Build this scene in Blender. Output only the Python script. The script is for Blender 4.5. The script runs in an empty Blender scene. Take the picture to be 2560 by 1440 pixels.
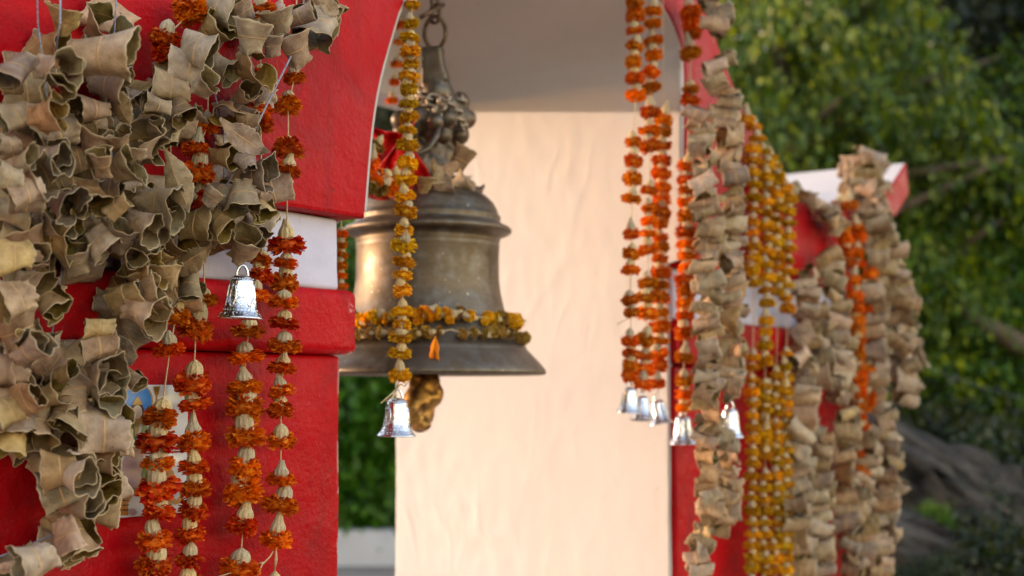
import bpy, bmesh, math, random
import numpy as np
from mathutils import Vector, Matrix, noise
R = math.radians
PI = math.pi
sc = bpy.context.scene
col = sc.collection
rng = random.Random(7)

# ------------------------------------------------------------------ camera, sky, sun, exposure
F = 3555.0                      # focal length in pixels of the 2560 px wide photograph
PITCH = R(4.18)
CAMP = Vector((0, 0, 1.5))
cam = bpy.data.cameras.new('camera')
cam.sensor_width = 36; cam.lens = 50.0
cam.clip_start = 0.05; cam.clip_end = 2000
cam.dof.use_dof = True; cam.dof.focus_distance = 1.82; cam.dof.aperture_fstop = 3.9
camo = bpy.data.objects.new('camera', cam); col.objects.link(camo)
camo.location = CAMP; camo.rotation_euler = (PI/2 + PITCH, 0, 0)
sc.camera = camo

SUN_EL = R(6.0)
S = Vector((0.576, 0.817, 0)).normalized()     # along the front of the gateway
D = Vector((-S.y, S.x, 0))                     # through the gateway, away from the viewer
SUN_OFF = R(25)
hd = (D*math.cos(SUN_OFF) - S*math.sin(SUN_OFF)).normalized()
to_sun = Vector((hd.x*math.cos(SUN_EL), hd.y*math.cos(SUN_EL), math.sin(SUN_EL)))

world = bpy.data.worlds.new('World'); sc.world = world; world.use_nodes = True
wn = world.node_tree.nodes; wl = world.node_tree.links
sky = wn.new('ShaderNodeTexSky'); sky.sky_type = 'NISHITA'; sky.sun_disc = False
sky.sun_elevation = SUN_EL; sky.sun_rotation = math.atan2(to_sun.x, to_sun.y)
sky.air_density = 1.0; sky.dust_density = 0.2; sky.ozone_density = 1.0
bg = wn['Background']; bg.inputs['Strength'].default_value = 0.15
wl.new(sky.outputs[0], bg.inputs['Color'])

sun = bpy.data.lights.new('sun', 'SUN'); sun.energy = 2.0; sun.angle = R(0.6); sun.color = (0.39, 0.335, 0.255)
suno = bpy.data.objects.new('sun', sun); col.objects.link(suno)
suno.rotation_euler = (-to_sun).to_track_quat('-Z', 'Y').to_euler(); suno.location = to_sun*30

vs = sc.view_settings
vs.view_transform = 'Standard'; vs.look = 'None'; vs.gamma = 1.0; vs.use_curve_mapping = False
vs.exposure = 2.88
vs.use_white_balance = True; vs.white_balance_temperature = 7900; vs.white_balance_tint = 28   # the photographer's warm setting
sc.display_settings.display_device = 'sRGB'
sc.cycles.max_bounces = 8
sc.cycles.use_denoising = True

# ------------------------------------------------------------------ placing helpers
def ray(u, v):
    x = (u-1280)/F; z = (720-v)/F
    c, s = math.cos(PITCH), math.sin(PITCH)
    return Vector((x, c - z*s, s + z*c))
O2 = CAMP + ray(853, 980)*2.1
O = Vector((O2.x, O2.y, 0))                    # foot of the left pier's inner front corner
ANG = math.atan2(S.y, S.x)
def pt(u, v, t=0.0):
    d = ray(u, v); k = ((O - CAMP).dot(D) + t)/d.dot(D)
    return CAMP + d*k
def pty(u, v, Y):
    d = ray(u, v); return CAMP + d*(Y/d.y)
def dist(p): return ray(1280, 720).normalized().dot(p - CAMP)
def loc(p):
    q = p - O; return Vector((q.dot(S), q.dot(D), p.z))
def sz(u, v, t=0.0):
    q = loc(pt(u, v, t)); return (q.x, q.z)
def wpt(s, t, z): return O + S*s + D*t + Vector((0, 0, z))

# ------------------------------------------------------------------ object helpers
def link(o, parent=None):
    col.objects.link(o)
    if parent is not None: o.parent = parent
    return o
def tag(o, label=None, cat=None, group=None, kind=None):
    if label: o['label'] = label
    if cat: o['category'] = cat
    if group: o['group'] = group
    if kind: o['kind'] = kind
    return o
def thing(name, label, cat, p=(0, 0, 0), rz=0.0, group=None, kind=None):
    o = bpy.data.objects.new(name, None); link(o)
    o.empty_display_size = 0.05
    o.location = p; o.rotation_euler = (0, 0, rz)
    return tag(o, label, cat, group, kind)
def mesh(name, verts, faces, mats=(), smooth=True, uv=None, mi=None):
    me = bpy.data.meshes.new(name)
    if isinstance(verts, np.ndarray): verts = verts.tolist()
    if isinstance(faces, np.ndarray): faces = faces.tolist()
    me.from_pydata(verts, [], faces)
    for m in mats: me.materials.append(m)
    if mi is not None: me.polygons.foreach_set('material_index', np.asarray(mi, dtype=np.int32))
    if smooth: me.polygons.foreach_set('use_smooth', np.ones(len(me.polygons), dtype=bool))
    if uv is not None:
        l = me.uv_layers.new(name='UVMap')
        vi = np.empty(len(me.loops), dtype=np.int32); me.loops.foreach_get('vertex_index', vi)
        l.data.foreach_set('uv', np.asarray(uv, dtype=np.float32)[vi].ravel())
    me.update()
    return me
def obj(name, me, parent=None, at=None):
    o = bpy.data.objects.new(name, me); link(o, parent)
    if at is not None: o.location = at
    return o
def from_bm(name, bm, mats, smooth=True):
    me = bpy.data.meshes.new(name); bm.normal_update(); bm.to_mesh(me); bm.free()
    for m in mats: me.materials.append(m)
    if smooth: me.polygons.foreach_set('use_smooth', np.ones(len(me.polygons), dtype=bool))
    return me

class MB:
    """collects simple shapes into one mesh"""
    def __init__(s): s.v = []; s.f = []; s.m = []
    def add(s, v, f, m=0):
        o = len(s.v); s.v += [tuple(x) for x in v]; s.f += [[o+i for i in q] for q in f]; s.m += [m]*len(f)
    def tube(s, pts, r, n=6, m=0, cap=True):
        pts = [Vector(p) for p in pts]; vv = []
        rr = r if isinstance(r, (list, tuple)) else [r]*len(pts)
        up = Vector((0.31, 0.2, 0.93))
        for i, p in enumerate(pts):
            d = (pts[min(i+1, len(pts)-1)] - pts[max(i-1, 0)])
            if d.length < 1e-9: d = Vector((0, 0, 1))
            d.normalize()
            a = d.cross(up)
            if a.length < 0.1: a = d.cross(Vector((1, 0, 0)))
            a.normalize(); b = d.cross(a)
            for k in range(n):
                w = 2*PI*k/n; vv.append(p + (a*math.cos(w) + b*math.sin(w))*rr[i])
        ff = []
        for i in range(len(pts)-1):
            for k in range(n):
                k2 = (k+1) % n
                ff.append((i*n+k, i*n+k2, (i+1)*n+k2, (i+1)*n+k))
        if cap:
            ff.append(tuple(range(n-1, -1, -1))); ff.append(tuple((len(pts)-1)*n+k for k in range(n)))
        s.add(vv, ff, m)
    def lathe(s, prof, n=32, c=(0, 0, 0), m=0, rib=None):
        vv = []; ff = []
        for i, (r, z) in enumerate(prof):
            for k in range(n):
                w = 2*PI*k/n; q = r*(1 + (rib(k, i) if rib else 0))
                vv.append((c[0]+q*math.cos(w), c[1]+q*math.sin(w), c[2]+z))
        for i in range(len(prof)-1):
            for k in range(n):
                k2 = (k+1) % n
                ff.append((i*n+k, i*n+k2, (i+1)*n+k2, (i+1)*n+k))
        s.add(vv, ff, m)
    def blob(s, c, r, m=0, sc3=(1, 1, 1), nz=0.0, seg=12, rings=8, seed=0):
        vv = []; ff = []
        for i in range(rings+1):
            a = PI*i/rings
            for k in range(seg):
                w = 2*PI*k/seg
                q = Vector((math.sin(a)*math.cos(w), math.sin(a)*math.sin(w), math.cos(a)))
                f = 1 + nz*noise.noise(q*2.3 + Vector((seed*3.1, seed, 0)))
                vv.append((c[0]+q.x*r*sc3[0]*f, c[1]+q.y*r*sc3[1]*f, c[2]+q.z*r*sc3[2]*f))
        for i in range(rings):
            for k in range(seg):
                k2 = (k+1) % seg
                ff.append((i*seg+k, (i+1)*seg+k, (i+1)*seg+k2, i*seg+k2))
        s.add(vv, ff, m)
    def box(s, lo, hi, m=0):
        x0, y0, z0 = lo; x1, y1, z1 = hi
        s.add([(x0,y0,z0),(x1,y0,z0),(x1,y1,z0),(x0,y1,z0),(x0,y0,z1),(x1,y0,z1),(x1,y1,z1),(x0,y1,z1)],
              [(0,3,2,1),(4,5,6,7),(0,1,5,4),(1,2,6,5),(2,3,7,6),(3,0,4,7)], m)
    def mesh(s, name, mats, smooth=True): return mesh(name, s.v, s.f, mats, smooth, mi=s.m)

# ------------------------------------------------------------------ materials
class NT:
    def __init__(s, name):
        s.m = bpy.data.materials.new(name); s.m.use_nodes = True
        s.n = s.m.node_tree.nodes; s.l = s.m.node_tree.links
        s.bsdf = s.n['Principled BSDF']; s.out = s.n['Material Output']
    def node(s, t, **kw):
        n = s.n.new(t)
        for k, v in kw.items(): setattr(n, k, v)
        return n
    def val(s, sock, x):
        if hasattr(x, 'is_linked') or hasattr(x, 'links'): s.l.new(x, sock)
        else: sock.default_value = x
    def math(s, op, a, b=0.0, clamp=False):
        n = s.node('ShaderNodeMath', operation=op, use_clamp=clamp); s.val(n.inputs[0], a); s.val(n.inputs[1], b); return n.outputs[0]
    def noise(s, scale, detail=4, rough=0.55, vec=None, dist=0.0):
        n = s.node('ShaderNodeTexNoise'); n.inputs['Scale'].default_value = scale
        n.inputs['Detail'].default_value = detail; n.inputs['Roughness'].default_value = rough; n.inputs['Distortion'].default_value = dist
        if vec is not None: s.l.new(vec, n.inputs['Vector'])
        return n.outputs[0]
    def ramp(s, x, stops):
        n = s.node('ShaderNodeValToRGB'); e = n.color_ramp.elements
        while len(e) < len(stops): e.new(0.5)
        for k, (p, c) in enumerate(stops):
            e[k].position = p; e[k].color = (c, c, c, 1) if isinstance(c, (int, float)) else (*c, 1)
        s.l.new(x, n.inputs[0]); return n.outputs[0]
    def mix(s, f, a, b, mode='MIX'):
        n = s.node('ShaderNodeMix', data_type='RGBA', blend_type=mode)
        s.val(n.inputs[0], f)
        for i, x in ((6, a), (7, b)):
            if isinstance(x, tuple): n.inputs[i].default_value = (*x, 1)
            else: s.l.new(x, n.inputs[i])
        return n.outputs[2]
    def hsv(s, c, h=0.5, sat=1.0, v=1.0):
        n = s.node('ShaderNodeHueSaturation')
        for k, x in (('Hue', h), ('Saturation', sat), ('Value', v)): s.val(n.inputs[k], x)
        if isinstance(c, tuple): n.inputs['Color'].default_value = (*c, 1)
        else: s.l.new(c, n.inputs['Color'])
        return n.outputs[0]
    def coord(s, k='Object'): return s.node('ShaderNodeTexCoord').outputs[k]
    def geo(s, k): return s.node('ShaderNodeNewGeometry').outputs[k]
    def rand(s): return s.node('ShaderNodeObjectInfo').outputs['Random']
    def maprange(s, x, a, b, c, d):
        n = s.node('ShaderNodeMapRange'); s.l.new(x, n.inputs[0])
        for i, q in enumerate((a, b, c, d)): n.inputs[i+1].default_value = q
        return n.outputs[0]
    def bump(s, h, strength=0.3, dist=0.01, prev=None):
        n = s.node('ShaderNodeBump'); n.inputs['Strength'].default_value = strength; n.inputs['Distance'].default_value = dist
        s.l.new(h, n.inputs['Height'])
        if prev is not None: s.l.new(prev, n.inputs['Normal'])
        return n.outputs[0]
    def done(s, color, rough=0.5, normal=None, metal=0.0, spec=0.5, trans=0.0, transcol=None):
        b = s.bsdf
        for k, x in (('Base Color', color), ('Roughness', rough), ('Metallic', metal)):
            if isinstance(x, tuple): b.inputs[k].default_value = (*x, 1)
            else: s.val(b.inputs[k], x)
        b.inputs['Specular IOR Level'].default_value = spec
        if normal is not None: s.l.new(normal, b.inputs['Normal'])
        if trans:
            t = s.node('ShaderNodeBsdfTranslucent')
            tc = transcol if transcol is not None else color
            if isinstance(tc, tuple): t.inputs[0].default_value = (*tc, 1)
            else: s.l.new(tc, t.inputs[0])
            mx = s.node('ShaderNodeMixShader'); mx.inputs[0].default_value = trans
            s.l.new(b.outputs[0], mx.inputs[1]); s.l.new(t.outputs[0], mx.inputs[2]); s.l.new(mx.outputs[0], s.out.inputs[0])
        return s.m

def mat_red():
    n = NT('red_paint'); c = n.coord()
    big = n.noise(2.2, 5, 0.6, c); mid = n.noise(9, 6, 0.65, c); fine = n.noise(130, 4, 0.6, c)
    base = n.mix(n.ramp(big, [(0.3, 0.0), (0.72, 1.0)]), (0.30, 0.002, 0.004), (0.48, 0.003, 0.006))
    base = n.mix(n.ramp(mid, [(0.55, 0.0), (0.85, 0.45)]), base, (0.55, 0.02, 0.02))
    grime = n.ramp(n.noise(5.5, 8, 0.7, c, 0.6), [(0.50, 0.0), (0.68, 0.6)])
    base = n.mix(grime, base, (0.13, 0.012, 0.012))
    sm = n.node('ShaderNodeMapping'); sm.inputs['Scale'].default_value = (16, 16, 1.6); n.l.new(c, sm.inputs[0])
    base = n.mix(n.ramp(n.noise(1.0, 6, 0.65, sm.outputs[0]), [(0.52, 0.0), (0.72, 0.6)]), base, (0.22, 0.006, 0.008))
    base = n.mix(n.ramp(n.noise(60, 3, 0.6, sm.outputs[0]), [(0.64, 0.0), (0.70, 0.4)]), base, (0.62, 0.14, 0.12))
    chip = n.ramp(n.noise(30, 6, 0.7, c), [(0.665, 0.0), (0.68, 0.85)])
    base = n.mix(chip, base, (0.10, 0.04, 0.03))
    sx = n.node('ShaderNodeSeparateXYZ'); n.l.new(c, sx.inputs[0])                 # paint knocked off the arris of the left pier
    ed = n.math('MULTIPLY', n.ramp(n.math('ABSOLUTE', n.math('SUBTRACT', sx.outputs[0], 0.002)), [(0.004, 1.0), (0.009, 0.0)]), n.ramp(n.noise(26, 5, 0.7, c), [(0.52, 0.0), (0.56, 1.0)]))
    ed = n.math('MULTIPLY', ed, n.math('LESS_THAN', sx.outputs[2], 1.66))
    base = n.mix(ed, base, (0.62, 0.52, 0.48))
    b = n.bump(n.noise(14, 6, 0.6, c), 0.25, 0.03); b = n.bump(fine, 0.38, 0.004, b); b = n.bump(n.noise(45, 5, 0.65, c), 0.3, 0.006, b)
    b = n.bump(chip, 0.4, -0.002, b)
    return n.done(base, n.maprange(mid, 0.3, 0.7, 0.34, 0.6), b, spec=0.09)
def mat_white():
    n = NT('white_limewash'); c = n.coord()
    a = n.noise(7, 6, 0.65, c)
    base = n.mix(n.ramp(a, [(0.35, 0.0), (0.7, 1.0)]), (0.45, 0.43, 0.53), (0.55, 0.53, 0.63))
    cr = n.node('ShaderNodeTexVoronoi', feature='DISTANCE_TO_EDGE'); cr.inputs['Scale'].default_value = 7
    wv = n.node('ShaderNodeVectorMath', operation='ADD'); n.l.new(c, wv.inputs[0])
    nz = n.node('ShaderNodeTexNoise'); nz.inputs['Scale'].default_value = 9; nz.inputs['Detail'].default_value = 5
    n.l.new(c, nz.inputs['Vector']); sc_ = n.node('ShaderNodeVectorMath', operation='SCALE'); n.l.new(nz.outputs['Color'], sc_.inputs[0]); sc_.inputs['Scale'].default_value = 0.12
    n.l.new(sc_.outputs[0], wv.inputs[1]); n.l.new(wv.outputs[0], cr.inputs['Vector'])
    line = n.math('MULTIPLY', n.ramp(cr.outputs[0], [(0.0, 1.0), (0.02, 0.0)]), n.ramp(n.noise(4, 3, 0.5, c), [(0.5, 0.0), (0.62, 0.8)]))
    base = n.mix(line, base, (0.22, 0.2, 0.22))
    base = n.mix(n.ramp(n.noise(3, 6, 0.7, c), [(0.58, 0.0), (0.8, 0.4)]), base, (0.36, 0.31, 0.28))
    b = n.bump(n.noise(22, 6, 0.6, c), 0.3, 0.012); b = n.bump(line, 0.5, -0.003, b)
    return n.done(base, 0.75, b, spec=0.3)
def mat_cream():
    n = NT('cream_plaster'); c = n.coord()
    base = n.mix(n.ramp(n.noise(2.2, 6, 0.6, c), [(0.3, 0.0), (0.75, 1.0)]), (0.455, 0.425, 0.42), (0.525, 0.495, 0.49))
    base = n.mix(n.ramp(n.noise(11, 7, 0.7, c), [(0.6, 0.0), (0.82, 0.45)]), base, (0.47, 0.34, 0.26))
    st = n.node('ShaderNodeMapping'); st.inputs['Scale'].default_value = (22, 22, 2.5); n.l.new(c, st.inputs[0])
    base = n.mix(n.ramp(n.noise(1.0, 5, 0.65, st.outputs[0]), [(0.62, 0.0), (0.85, 0.30)]), base, (0.52, 0.40, 0.31))
    base = n.mix(n.ramp(n.noise(55, 3, 0.5, c), [(0.73, 0.0), (0.77, 0.6)]), base, (0.33, 0.24, 0.18))
    base = n.mix(n.ramp(n.noise(1.1, 7, 0.7, c), [(0.48, 0.0), (0.68, 0.5)]), base, (0.42, 0.33, 0.28))
    b = n.bump(n.noise(30, 6, 0.65, c), 0.18, 0.006); b = n.bump(n.noise(160, 3, 0.6, c), 0.15, 0.002, b)
    return n.done(base, 0.75, b, spec=0.2)
def mat_leaf(name, lo, hi, vein, seedoff=0.0, spec=0.35):
    n = NT(name); uvn = n.coord('UV'); obc = n.coord('Object'); rd = n.rand()
    off = n.node('ShaderNodeVectorMath', operation='ADD'); n.l.new(obc, off.inputs[0])
    cmb = n.node('ShaderNodeCombineXYZ'); n.l.new(n.math('MULTIPLY', rd, 37.0), cmb.inputs[0]); n.l.new(n.math('MULTIPLY', rd, 91.0), cmb.inputs[1])
    n.l.new(cmb.outputs[0], off.inputs[1]); c = off.outputs[0]
    sep = n.node('ShaderNodeSeparateXYZ'); n.l.new(uvn, sep.inputs[0])
    a = sep.outputs[0]; bb = n.math('ABSOLUTE', n.math('SUBTRACT', n.math('MULTIPLY', sep.outputs[1], 2.0), 1.0))
    wob = n.math('MULTIPLY', n.math('SUBTRACT', n.noise(40, 3, 0.5, c), 0.5), 0.5)
    base = n.mix(n.ramp(n.noise(22, 5, 0.6, c), [(0.3, 0.0), (0.7, 1.0)]), lo, hi)
    base = n.hsv(base, n.maprange(rd, 0, 1, 0.487, 0.518), n.maprange(n.math('FRACT', n.math('MULTIPLY', rd, 7.31)), 0, 1, 0.72, 1.2),
                 n.maprange(n.math('FRACT', n.math('MULTIPLY', rd, 13.7)), 0, 1, 0.58, 1.12))
    base = n.mix(n.ramp(n.noise(9, 4, 0.6, c), [(0.55, 0.0), (0.75, 0.45)]), base, tuple(x*0.55 for x in lo))
    f = n.math('FRACT', n.math('ADD', n.math('SUBTRACT', n.math('MULTIPLY', a, 11.0), n.math('MULTIPLY', bb, 2.2)), wob))
    sv = n.ramp(n.math('ABSOLUTE', n.math('SUBTRACT', f, 0.5)), [(0.0, 1.0), (0.07, 0.0)])
    mid = n.ramp(bb, [(0.02, 1.0), (0.055, 0.0)])
    base = n.mix(n.math('MULTIPLY', sv, 0.25), base, vein)
    base = n.mix(n.math('MULTIPLY', mid, 0.85), base, vein)
    edge = n.ramp(bb, [(0.93, 0.0), (0.98, 0.75)])
    base = n.mix(n.ramp(n.noise(13, 5, 0.65, c), [(0.56, 0.0), (0.72, 0.5)]), base, (0.36, 0.19, 0.085))
    base = n.mix(edge, base, (0.60, 0.45, 0.28))
    spots = n.ramp(n.noise(75, 3, 0.5, c), [(0.70, 0.0), (0.74, 0.85)])
    base = n.mix(spots, base, (0.05, 0.03, 0.02))
    b = n.bump(n.noise(75, 6, 0.7, c), 0.45, 0.006)
    b = n.bump(n.math('ADD', n.math('MULTIPLY', sv, 0.5), mid), 0.5, 0.0015, b)
    return n.done(base, 0.52, b, spec=spec, trans=0.13, transcol=n.hsv(base, 0.5, 1.35, 1.3))
def mat_petal(name, dark, mid_, bright):
    n = NT(name); ri = n.geo('Random Per Island'); rd = n.rand()
    base = n.ramp(ri, [(0.0, dark), (0.45, mid_), (1.0, bright)])
    base = n.hsv(base, n.maprange(rd, 0, 1, 0.487, 0.513), 1.0, n.maprange(n.math('FRACT', n.math('MULTIPLY', rd, 5.7)), 0, 1, 0.7, 1.15))
    return n.done(base, 0.6, None, spec=0.2, trans=0.35)
def mat_calyx():
    n = NT('dry_calyx'); c = n.coord(); rd = n.rand()
    st = n.node('ShaderNodeMapping'); st.inputs['Scale'].default_value = (6, 6, 0.6); n.l.new(c, st.inputs[0])
    base = n.mix(n.ramp(n.noise(1.6, 4, 0.6, st.outputs[0]), [(0.35, 0.0), (0.65, 1.0)]), (0.38, 0.265, 0.125), (0.68, 0.52, 0.31))
    base = n.mix(n.ramp(n.noise(14, 2, 0.5, c), [(0.66, 0.0), (0.72, 0.7)]), base, (0.14, 0.08, 0.04))
    base = n.hsv(base, 0.5, n.maprange(rd, 0, 1, 0.8, 1.15), n.maprange(rd, 0, 1, 0.75, 1.1))
    return n.done(base, 0.6, n.bump(n.noise(8, 4, 0.6, st.outputs[0]), 0.4, 0.05), spec=0.3)
def mat_plain(name, c0, c1, scale, rough=0.7, bump=0.3, bd=0.01, metal=0.0, spec=0.4, detail=5, lo=0.35, hi=0.65):
    n = NT(name); c = n.coord(); x = n.noise(scale, detail, 0.6, c)
    return n.done(n.mix(n.ramp(x, [(lo, 0.0), (hi, 1.0)]), c0, c1), rough, n.bump(x, bump, bd), metal=metal, spec=spec)
def mat_bronze():
    n = NT('aged_bronze'); c = n.coord()
    st = n.node('ShaderNodeMapping'); st.inputs['Scale'].default_value = (1, 1, 3.0); n.l.new(c, st.inputs[0])
    x = n.noise(7, 7, 0.65, st.outputs[0]); y = n.noise(45, 5, 0.6, c)
    base = n.mix(n.ramp(x, [(0.35, 0.0), (0.68, 1.0)]), (0.055, 0.038, 0.023), (0.15, 0.105, 0.065))
    base = n.mix(n.ramp(y, [(0.45, 0.0), (0.75, 0.5)]), base, (0.20, 0.19, 0.18))
    base = n.mix(n.ramp(n.noise(4, 6, 0.7, c), [(0.5, 0.0), (0.7, 0.6)]), base, (0.15, 0.135, 0.12))
    rough = n.maprange(x, 0.3, 0.7, 0.38, 0.56)
    sp = n.ramp(n.noise(120, 2, 0.5, c), [(0.72, 0.0), (0.76, 0.7)])
    base = n.mix(sp, base, (0.55, 0.45, 0.33))
    return n.done(base, rough, n.bump(y, 0.10, 0.004), metal=0.72)
def mat_silver():
    n = NT('stamped_silver'); c = n.coord()
    x = n.noise(3.0, 4, 0.6, c)
    base = n.mix(n.ramp(x, [(0.45, 0.0), (0.75, 0.6)]), (0.66, 0.68, 0.72), (0.30, 0.29, 0.28))
    return n.done(base, n.maprange(x, 0.3, 0.7, 0.10, 0.24), n.bump(n.noise(9, 3, 0.5, c), 0.10, 0.03), metal=1.0)
def mat_foliage(name, dark, mid_, bright):
    n = NT(name); ri = n.geo('Random Per Island'); rd = n.rand()
    base = n.ramp(ri, [(0.0, dark), (0.6, mid_), (1.0, bright)])
    base = n.hsv(base, n.maprange(rd, 0, 1, 0.48, 0.515), 1.0, n.maprange(rd, 0, 1, 0.8, 1.15))
    return n.done(base, 0.36, None, spec=0.4, trans=0.35, transcol=n.hsv(base, 0.485, 1.15, 1.6))
def flat(name, c, rough=0.5, metal=0.0, nz=0.12, scale=60):
    n = NT(name); x = n.noise(scale, 4, 0.6, n.coord())
    return n.done(n.mix(x, tuple(k*(1-nz) for k in c), tuple(min(1, k*(1+nz)) for k in c)), rough, n.bump(x, 0.15, 0.003), metal=metal)

RED = mat_red(); WHITE = mat_white(); CREAM = mat_cream()
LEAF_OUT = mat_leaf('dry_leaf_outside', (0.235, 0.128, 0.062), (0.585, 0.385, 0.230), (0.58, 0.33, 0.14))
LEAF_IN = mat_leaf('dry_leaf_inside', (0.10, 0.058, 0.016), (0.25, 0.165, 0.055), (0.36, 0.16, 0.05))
PET = {'red': mat_petal('rust_petals', (0.38, 0.022, 0.004), (0.82, 0.090, 0.006), (0.97, 0.27, 0.022)),
       'orange': mat_petal('orange_petals', (0.62, 0.085, 0.005), (0.90, 0.19, 0.010), (0.98, 0.36, 0.03)),
       'yellow': mat_petal('ochre_petals', (0.52, 0.20, 0.006), (0.88, 0.41, 0.012), (0.98, 0.62, 0.05)),
       'straw': mat_petal('faded_petals', (0.16, 0.08, 0.02), (0.38, 0.20, 0.035), (0.55, 0.34, 0.09))}
CALYX = mat_calyx()
TWINE = mat_plain('jute_twine', (0.42, 0.27, 0.13), (0.60, 0.44, 0.26), 400, 0.8)
BLUETWINE = mat_plain('grey_twine', (0.10, 0.11, 0.15), (0.32, 0.33, 0.40), 500, 0.7)
BRONZE = mat_bronze(); SILVER = mat_silver()
IRON = mat_plain('rusty_iron', (0.06, 0.035, 0.022), (0.17, 0.10, 0.06), 60, 0.55, 0.3, 0.004, metal=0.6)
BRASS = mat_plain('worn_brass', (0.10, 0.045, 0.02), (0.50, 0.26, 0.075), 34, 0.42, 0.35, 0.012, metal=0.8, lo=0.36, hi=0.58)
CHAINM = mat_plain('dull_chain', (0.20, 0.15, 0.11), (0.40, 0.33, 0.26), 80, 0.45, 0.2, 0.003, metal=0.7)
CLOTH = mat_plain('red_cloth', (0.60, 0.010, 0.012), (0.80, 0.04, 0.03), 40, 0.25, 0.2, 0.004)

# ------------------------------------------------------------------ ground, path, low wall, slope
def grid_sheet(x0, x1, y0, y1, nx, ny, fz):
    v = []; f = []
    for j in range(ny+1):
        for i in range(nx+1):
            x = x0+(x1-x0)*i/nx; y = y0+(y1-y0)*j/ny; v.append((x, y, fz(x, y)))
    for j in range(ny):
        for i in range(nx):
            a = j*(nx+1)+i; f.append((a, a+1, a+nx+2, a+nx+1))
    return v, f
EARTH = mat_plain('dry_earth', (0.04, 0.028, 0.02), (0.10, 0.072, 0.05), 1.2, 0.9, 0.5, 0.1, detail=8)
PAVE = mat_plain('grey_paving', (0.27, 0.225, 0.195), (0.37, 0.31, 0.27), 3.0, 0.85, 0.3, 0.03, detail=8)
v, f = grid_sheet(-400, 400, -300, 500, 40, 40, lambda x, y: -0.012)
tag(obj('ground', mesh('ground', v, f, [EARTH])), kind='structure')
v, f = grid_sheet(-9, 1.6, -2.5, 12.3, 24, 30, lambda x, y: 0.0)
tag(obj('pavement', mesh('pavement', v, f, [PAVE])), kind='structure')
def slope(x, y):
    k = max(0.0, (y-19)/30.0)
    return -0.3 + 4.5*min(1, k)**0.9 + 1.2*noise.noise(Vector((x*0.11, y*0.11, 3)))
v, f = grid_sheet(-130, 150, 17, 90, 60, 30, slope)
WOODFLOOR = mat_plain('leaf_litter', (0.02, 0.018, 0.009), (0.05, 0.045, 0.02), 1.5, 0.95, 0.6, 0.2, detail=8)
tag(obj('hillside', mesh('hillside', v, f, [WOODFLOOR])), kind='structure')

# ------------------------------------------------------------------ gateway
T1 = 0.715
zc = loc(pt(912, 546, -0.025)).z           # underside of the arch head
zl1 = loc(pt(870, 724, -0.02)).z           # top of the ledge
zl0 = loc(pt(870, 886, -0.02)).z           # underside of the ledge
gate = thing('temple_archway', 'red painted bell gateway with white bands and cream plaster inside the arch', 'gateway', O, ANG)

def soft_box(name, lo, hi, mats, bev=0.008, cuts=10, amp=0.0025, freq=9.0, seed=0, paint=None):
    bm = bmesh.new(); bmesh.ops.create_cube(bm, size=1)
    for w in bm.verts:
        w.co = Vector([lo[i] + (w.co[i]+0.5)*(hi[i]-lo[i]) for i in range(3)])
    bmesh.ops.bevel(bm, geom=list(bm.edges), offset=bev, segments=3, profile=0.5, affect='EDGES')
    long_e = [e for e in bm.edges if e.calc_length() > 0.05]
    bmesh.ops.subdivide_edges(bm, edges=long_e, cuts=cuts, use_grid_fill=True)
    bm.normal_update()
    for w in bm.verts:
        q = w.co*freq + Vector((seed*5.3, seed, 0))
        w.co += w.normal*amp*(noise.noise(q) + 0.5*noise.noise(q*2.7))
    if paint:
        for fc in bm.faces: fc.material_index = paint(fc)
    return from_bm(name, bm, mats)
obj('pier', soft_box('pier', (-1.0, 0, 0), (0.0, T1, zl0-0.001), [RED], 0.008, 14, 0.003, 7, 1), gate)
obj('pier', soft_box('pier', (1.022, 0, 0), (1.96, T1, zl0-0.001), [RED], 0.008, 14, 0.003, 7, 2), gate)
obj('ledge', soft_box('ledge', (-1.03, -0.022, zl0), (0.016, T1+0.02, zl1), [RED, WHITE], 0.014, 12, 0.003, 11, 3), gate)
obj('ledge', soft_box('ledge', (1.022, -0.022, zl0), (1.99, T1+0.02, zl1), [RED, WHITE], 0.014, 12, 0.003, 11, 4), gate)
obj('band', soft_box('band', (-0.995, 0.004, zl1+0.001), (-0.004, T1-0.01, zc-0.001), [WHITE], 0.006, 10, 0.003, 9, 5), gate)
obj('band', soft_box('band', (1.022, 0.004, zl1+0.001), (1.955, T1-0.01, zc-0.001), [WHITE], 0.006, 10, 0.003, 9, 6), gate)

# arch head: one outline in the front plane, carried through the wall
TF = -0.025
def P(u, v): return sz(u, v, TF)
intr_l = [P(914, 546), P(918, 500), P(924, 420), P(934, 310), P(951, 205), P(980, 100), P(1010, 0)]
intr_r = [P(1650, 0), P(1684, 55), P(1704, 112), P(1713, 170), (1.025, P(1716, 330)[1]), (1.025, P(1712, 520)[1])]
ztop = max(intr_l[-1][1], intr_r[0][1])
apex = [(0.27, ztop+0.06), (0.40, ztop+0.14), (0.55, ztop+0.175), (0.70, ztop+0.15), (0.84, ztop+0.07)]
def smooth_line(ps, it=1):
    for _ in range(it):
        q = [ps[0]]
        for a, b in zip(ps, ps[1:]):
            q += [(a[0]*0.75+b[0]*0.25, a[1]*0.75+b[1]*0.25), (a[0]*0.25+b[0]*0.75, a[1]*0.25+b[1]*0.75)]
        ps = q + [ps[-1]]
    return ps
intr = smooth_line(intr_l + apex + intr_r + [(1.025, zc)], 2)
ext_r = [P(2200, 548), P(2240, 541), P(2274, 484), P(2266, 407), P(2256, 424), P(2226, 470), P(2172, 515), P(2115, 524), P(2055, 506),
         P(1992, 470), P(1945, 425), P(1893, 350), P(1842, 230), P(1795, 110)]
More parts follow.
